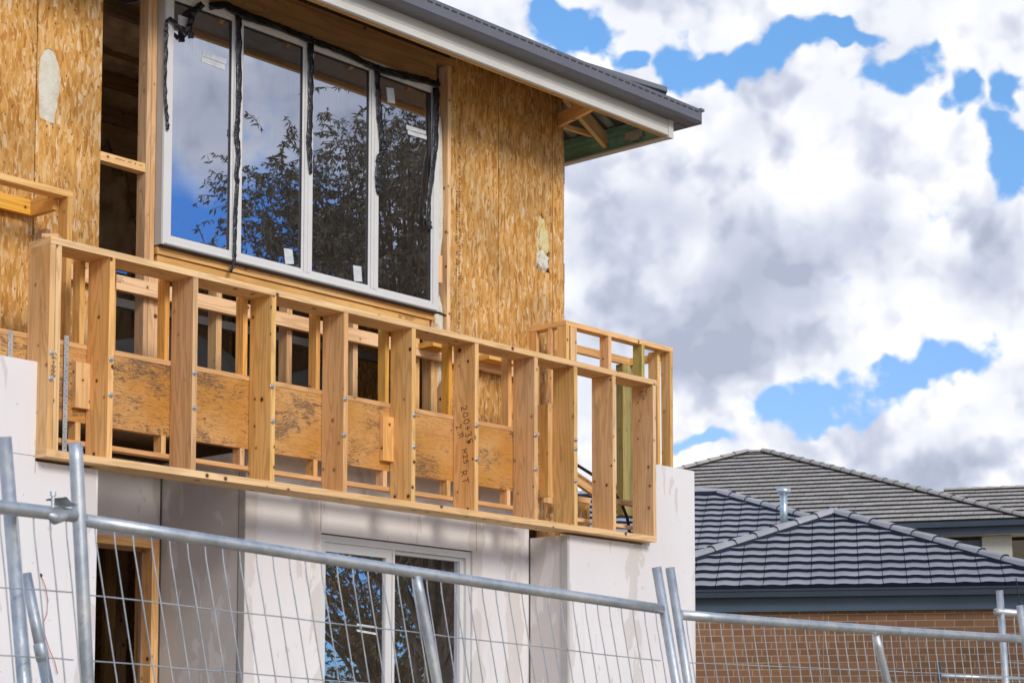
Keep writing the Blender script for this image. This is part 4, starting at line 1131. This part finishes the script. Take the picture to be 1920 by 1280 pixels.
# ================================================================ TREES (behind the viewer, seen in the glass)
def leaf_m(name, a, b_):
    m, t, b = mat(name, .45, 0, .4)
    r = t.new('ShaderNodeAttribute', attribute_name='tint').outputs['Fac']
    t.put(b.inputs['Base Color'], t.mix(r, a, b_)); return m
LEAF = leaf_m('gum_leaf', (.07, .08, .04), (.24, .21, .13))
BARK = plain('gum_bark', (.20, .16, .12), .85, 0, .2, .3, 8, .5)
LEAF2 = leaf_m('gum_leaf_golden_lit', (.16, .13, .04), (.42, .30, .12))  # same gum foliage with golden light put into the leaf colour
def gum(x, y, h, crown, label, seed, nleaf=9000, clumps=70, lm=None):
    rr = random.Random(seed)
    t = thing('gum_tree', label, 'tree', (x, y, 0), 'gum trees across the street')
    tr = MB(); tr.tube([(x, y, 0), (x+.1, y, h*.3), (x-.1, y+.15, h*.6), (x, y, h*.9)], [.24, .19, .12, .04], 10)
    cc = []
    for i in range(clumps):
        while True:
            p = Vector((rr.uniform(-1, 1), rr.uniform(-1, 1), rr.uniform(-1, 1)))
            if .2 < p.length < 1: break
        q = Vector((x+p.x*crown[0], y+p.y*crown[0], crown[2]+p.z*crown[1])); cc.append((q, rr.uniform(.35, .75)))
        s = Vector((x, y, min(q.z-.3, h*.75)*rr.uniform(.5, .9))); mid = (s+q)/2+Vector((0, 0, .25)); tr.tube([s, mid, q], [.05, .03, .008], 5, cap=False)
    part('trunk', tr, BARK, t, smooth=True)
    lf = MB()
    for i in range(nleaf//20):
        c, r = rr.choice(cc)
        p = c+Vector((rr.gauss(0, r*.38), rr.gauss(0, r*.38), rr.gauss(0, r*.34)))
        out_ = (p-c); out_.z *= .4
        td = (out_.normalized()+Vector((rr.uniform(-.6, .6), rr.uniform(-.6, .6), rr.uniform(-.2, .7)))).normalized()
        TL = rr.uniform(.25, .55); tips = []
        for k in range(5): tips.append(p+td*TL*k/4-Z_*(.28*TL*(k/4)**2))
        if i % 2 == 0: lf.tube(tips, .004, 3, 1, cap=False)
        for k in range(20):
            f = rr.uniform(.1, 1.0)*3.99; a = int(f); q = tips[a].lerp(tips[a+1], f-a)
            d = (td*.5+Vector((rr.uniform(-1, 1), rr.uniform(-1, 1), rr.uniform(-1.6, .0)))).normalized()
            L = rr.uniform(.06, .12); w = rr.uniform(.009, .016)
            s = d.cross(Vector((rr.uniform(-1, 1), rr.uniform(-1, 1), rr.uniform(-1, 1)))).normalized()*w
            lf.face([q, q+d*L*.4+s, q+d*L, q+d*L*.4-s], None, 0, rr.random())
    part('crown', lf, [lm or LEAF, BARK], t)
def mir(px, py, t, Ym=.752):
    p = dep(px, py, t); return Vector((p.x, 2*Ym-p.y, p.z))
g1 = mir(770, 640, 27); gum(g1.x, g1.y, g1.z+3, (2.75, 3.1, g1.z), 'tall drooping gum tree mirrored in the upstairs window', 4, 130000, 210)
g2 = mir(720, 1100, 30, .505); gum(g2.x, g2.y, g2.z+1.6, (2.2, 2.0, g2.z), 'wide gum tree mirrored in the ground floor sliding door', 8, 30000, 46, LEAF2)

# ================================================================ SKY, SUN
SUN_DIR = Vector((-.24, -.85, .48)).normalized()      # towards the sun
w = bpy.data.worlds.new('World'); sc.world = w; w.use_nodes = True
t = NT(w.node_tree)
for n in list(t.n): t.n.remove(n)
out = t.new('ShaderNodeOutputWorld')
sky = t.new('ShaderNodeTexSky', sky_type='NISHITA'); sky.sun_disc = False
sky.sun_elevation = math.asin(SUN_DIR.z); sky.sun_rotation = math.atan2(SUN_DIR.x, SUN_DIR.y)
sky.altitude = 100; sky.air_density = 1.0; sky.dust_density = .3; sky.ozone_density = 2.0
bg1 = t.new('ShaderNodeBackground'); bg1.inputs[1].default_value = .15
hsv = t.new('ShaderNodeHueSaturation'); hsv.inputs['Saturation'].default_value = 1.25; t.l.new(sky.outputs[0], hsv.inputs['Color'])
zz_ = t.new('ShaderNodeSeparateXYZ'); t.put(zz_.inputs[0], t.vmath('NORMALIZE', t.new('ShaderNodeTexCoord').outputs['Generated']))
t.l.new(t.mix(1.0, hsv.outputs[0], t.mix(t.mapr(zz_.outputs[2], .14, .36), (.74, .68, .80), (1.05, .98, .98)), 'MULTIPLY'), bg1.inputs[0])
SKYMUL = bg1.inputs[0].links[0].from_socket
d0 = t.new('ShaderNodeTexCoord').outputs['Generated']
d0 = t.vmath('NORMALIZE', d0)
_, nc = t.noise(d0, 7, 4, .62)
_, nc2 = t.noise(d0, 26, 3, .65)
dd_ = t.vmath('ADD', d0, t.vmath('SCALE', t.vmath('SUBTRACT', nc, (.5, .5, .5)), None, .10))
dd_ = t.vmath('ADD', dd_, t.vmath('SCALE', t.vmath('SUBTRACT', nc2, (.5, .5, .5)), None, .030))
PXD = 1/3800.0
def blobmask(c, rx, ry, rot, soft=(.15, 1.45), src=None):
    """elliptical region of sky round unit direction c"""
    c = c.normalized(); ex = c.cross(Z_).normalized(); ey = ex.cross(c).normalized()
    a = math.radians(rot); e1 = ex*math.cos(a)+ey*math.sin(a); e2 = ey*math.cos(a)-ex*math.sin(a)
    s = src or dd_
    p = t.vmath('DOT_PRODUCT', s, tuple(e1/(rx*PXD))); q = t.vmath('DOT_PRODUCT', s, tuple(e2/(ry*PXD)))
    cb_ = t.new('ShaderNodeCombineXYZ'); t.put(cb_.inputs[0], p); t.put(cb_.inputs[1], q)
    off = c
    r = t.vmath('LENGTH', cb_.outputs[0])
    return t.mapr(r, soft[0], soft[1], 1, 0)
def refl(x, y): v = ray(x, y); return Vector((v.x, -v.y, v.z))
gaps = [(1090, 10, 120, 46, 8), (1215, 40, 60, 34, -20), (1400, 88, 150, 42, -6), (1530, 70, 75, 48, 0), (1310, 65, 55, 60, 20), (1700, 105, 75, 75, -60), (1620, 45, 60, 26, 0),
        (1895, 290, 60, 130, 0), (1825, 165, 70, 36, -40), (1910, 160, 40, 70, 0), (1690, 702, 170, 50, 14), (1540, 755, 120, 44, 8), (1330, 797, 90, 20, 4)]
gm_ = None
for (x, y, rx, ry, rot) in gaps:
    k = blobmask(ray(x, y), rx, ry, rot)
    gm_ = k if gm_ is None else t.math('MAXIMUM', gm_, k)
# broken cloud cover away from the part framed here
fb, _ = t.noise(dd_, 2.2, 4, .5)
inview = blobmask(ray(1250, 560), 1500, 1150, 0, (.8, 1.2), d0)
rv = blobmask(refl(560, 560), 900, 800, 0, (.8, 1.2), d0)
keep = t.math('MAXIMUM', inview, rv)
cov = t.mapr(fb, .44, .56)
cov = t.math('MAXIMUM', cov, keep)
n_e, _ = t.noise(t.mapping(d0, scale=(1, 1, 1.3)), 12, 6, .66, .0)
dens = t.math('SUBTRACT', t.math('ADD', t.math('MULTIPLY', cov, 1.0), .20), t.math('MULTIPLY', gm_, 1.22))
dens = t.math('ADD', dens, t.math('MULTIPLY', t.math('SUBTRACT', n_e, .5), 2.6))
vq = t.vor(d0, 26, 'F1', 1.0, '3D'); vq.inputs['Detail'].default_value = 3; vq.inputs['Roughness'].default_value = .65
dens = t.math('ADD', dens, t.math('MULTIPLY', t.math('SUBTRACT', 1.02, vq.outputs['Distance']), .62))
mask = t.mapr(dens, .14, .66)
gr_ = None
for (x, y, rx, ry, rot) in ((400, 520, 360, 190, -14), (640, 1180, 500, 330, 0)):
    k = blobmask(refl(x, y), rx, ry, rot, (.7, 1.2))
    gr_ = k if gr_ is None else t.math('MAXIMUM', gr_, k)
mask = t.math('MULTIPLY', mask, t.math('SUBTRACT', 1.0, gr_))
# cloud shading: broad grey bases and fine billows
sh = None
for (x, y, rx, ry, rot, s) in ((1420, 520, 230, 150, 25, 1.0), (1380, 600, 190, 130, 30, 1.0), (1560, 440, 150, 110, 20, .75), (1190, 470, 190, 280, 0, .72), (1130, 700, 190, 140, 0, .6), (1320, 640, 120, 120, 0, .7),
                               (1830, 500, 130, 70, 10, .75), (1450, 235, 130, 50, 0, .30), (1330, 330, 110, 90, 0, .28), (1150, 130, 130, 60, 20, .3), (960, 20, 120, 60, 0, .55),
                               (1700, 880, 260, 50, 0, .45), (1880, 700, 90, 40, 0, .2), (1750, 560, 220, 60, 0, .25), (1650, 40, 120, 30, 0, .2)):
    k = t.math('MULTIPLY', blobmask(ray(x, y), rx, ry, rot, (.15, 1.35)), s)
    sh = k if sh is None else t.math('MAXIMUM', sh, k)
sh = t.math('MAXIMUM', sh, t.math('MULTIPLY', blobmask(refl(420, 200), 700, 330, 0, (.3, 1.3)), .62))
ds_ = t.vmath('ADD', d0, t.vmath('SCALE', t.vmath('SUBTRACT', nc2, (.5, .5, .5)), None, .012))
bw, _ = t.noise(ds_, 8, 5, .60)
bw2, _ = t.noise(ds_, 22, 4, .6)
# billows: density falling away from the sun side reads as shaded cloud
lift = t.vmath('ADD', ds_, (.002, -.008, .016))
bwl, _ = t.noise(lift, 8, 4, .60)
relief = t.mapr(t.math('SUBTRACT', bwl, bw), -.02, .10, 0, .55)
sh = t.math('MULTIPLY', sh, t.mapr(t.math('ADD', t.math('MULTIPLY', bw, .65), t.math('MULTIPLY', bw2, .35)), .34, .62, .42, 1.18, False))
vp = t.vor(ds_, 15, 'F1', 1.0, '3D'); vp.inputs['Detail'].default_value = 2.0; vp.inputs['Roughness'].default_value = .6
puff = t.mapr(vp.outputs['Distance'], .45, 1.3, -.10, .26)
sh = t.math('ADD', t.math('MULTIPLY', sh, .56), puff)
sh = t.math('ADD', sh, t.math('MULTIPLY', relief, t.mapr(bw2, .3, .6, .5, 1)))
gen = t.math('MULTIPLY', t.math('SUBTRACT', 1, keep), t.mapr(bw, .4, .6, 0, .6))
sh = t.math('MINIMUM', t.math('ADD', sh, gen), 1.0)
ccol = t.ramp(sh, [(0, (1.03, 1.03, 1.03)), (.25, (.86, .88, .94)), (.6, (.60, .64, .76)), (1, (.42, .465, .59))])
t.l.new(t.mix(t.math('MULTIPLY', gr_, .85), SKYMUL, t.mix(1.0, SKYMUL, (.22, .58, .95), 'MULTIPLY')), bg1.inputs[0])  # sky colour deepened only in the out-of-view patch the panes reflect
bg2 = t.new('ShaderNodeBackground'); t.l.new(ccol, bg2.inputs[0]); bg2.inputs[1].default_value = .81
mx = t.new('ShaderNodeMixShader'); t.put(mx.inputs[0], mask); t.l.new(bg1.outputs[0], mx.inputs[1]); t.l.new(bg2.outputs[0], mx.inputs[2])
t.l.new(mx.outputs[0], out.inputs[0])
w.cycles.sampling_method = 'MANUAL'; w.cycles.sample_map_resolution = 512
sl = bpy.data.lights.new('sun', 'SUN'); sl.energy = 1.5; sl.angle = math.radians(17); sl.color = (1, .93, .83)
so = bpy.data.objects.new('sun', sl); COL.objects.link(so); so.rotation_euler = (-SUN_DIR).to_track_quat('-Z', 'Y').to_euler(); so.location = (0, -20, 30)

# ================================================================ CAMERA
cd = bpy.data.cameras.new('camera'); cam = bpy.data.objects.new('camera', cd); COL.objects.link(cam)
M = Matrix((Rv, Uv, -Dv)).transposed().to_4x4(); M.translation = CAM
cam.matrix_world = M
cd.sensor_fit = 'HORIZONTAL'; cd.sensor_width = 36; cd.lens = F/1920*36
cd.shift_x = (960-CX)/1920; cd.shift_y = (CY-640)/1920
cd.clip_start = .1; cd.clip_end = 3000
cd.dof.use_dof = True; cd.dof.focus_distance = 12.2; cd.dof.aperture_fstop = 11
sc.camera = cam
sc.cycles.max_bounces = 6; sc.cycles.diffuse_bounces = 3; sc.cycles.glossy_bounces = 4; sc.cycles.transparent_max_bounces = 8
sc.view_settings.view_transform = 'Standard'; sc.view_settings.look = 'None'; sc.view_settings.exposure = .42; sc.view_settings.gamma = 1
sc.render.resolution_x = 1024; sc.render.resolution_y = 682
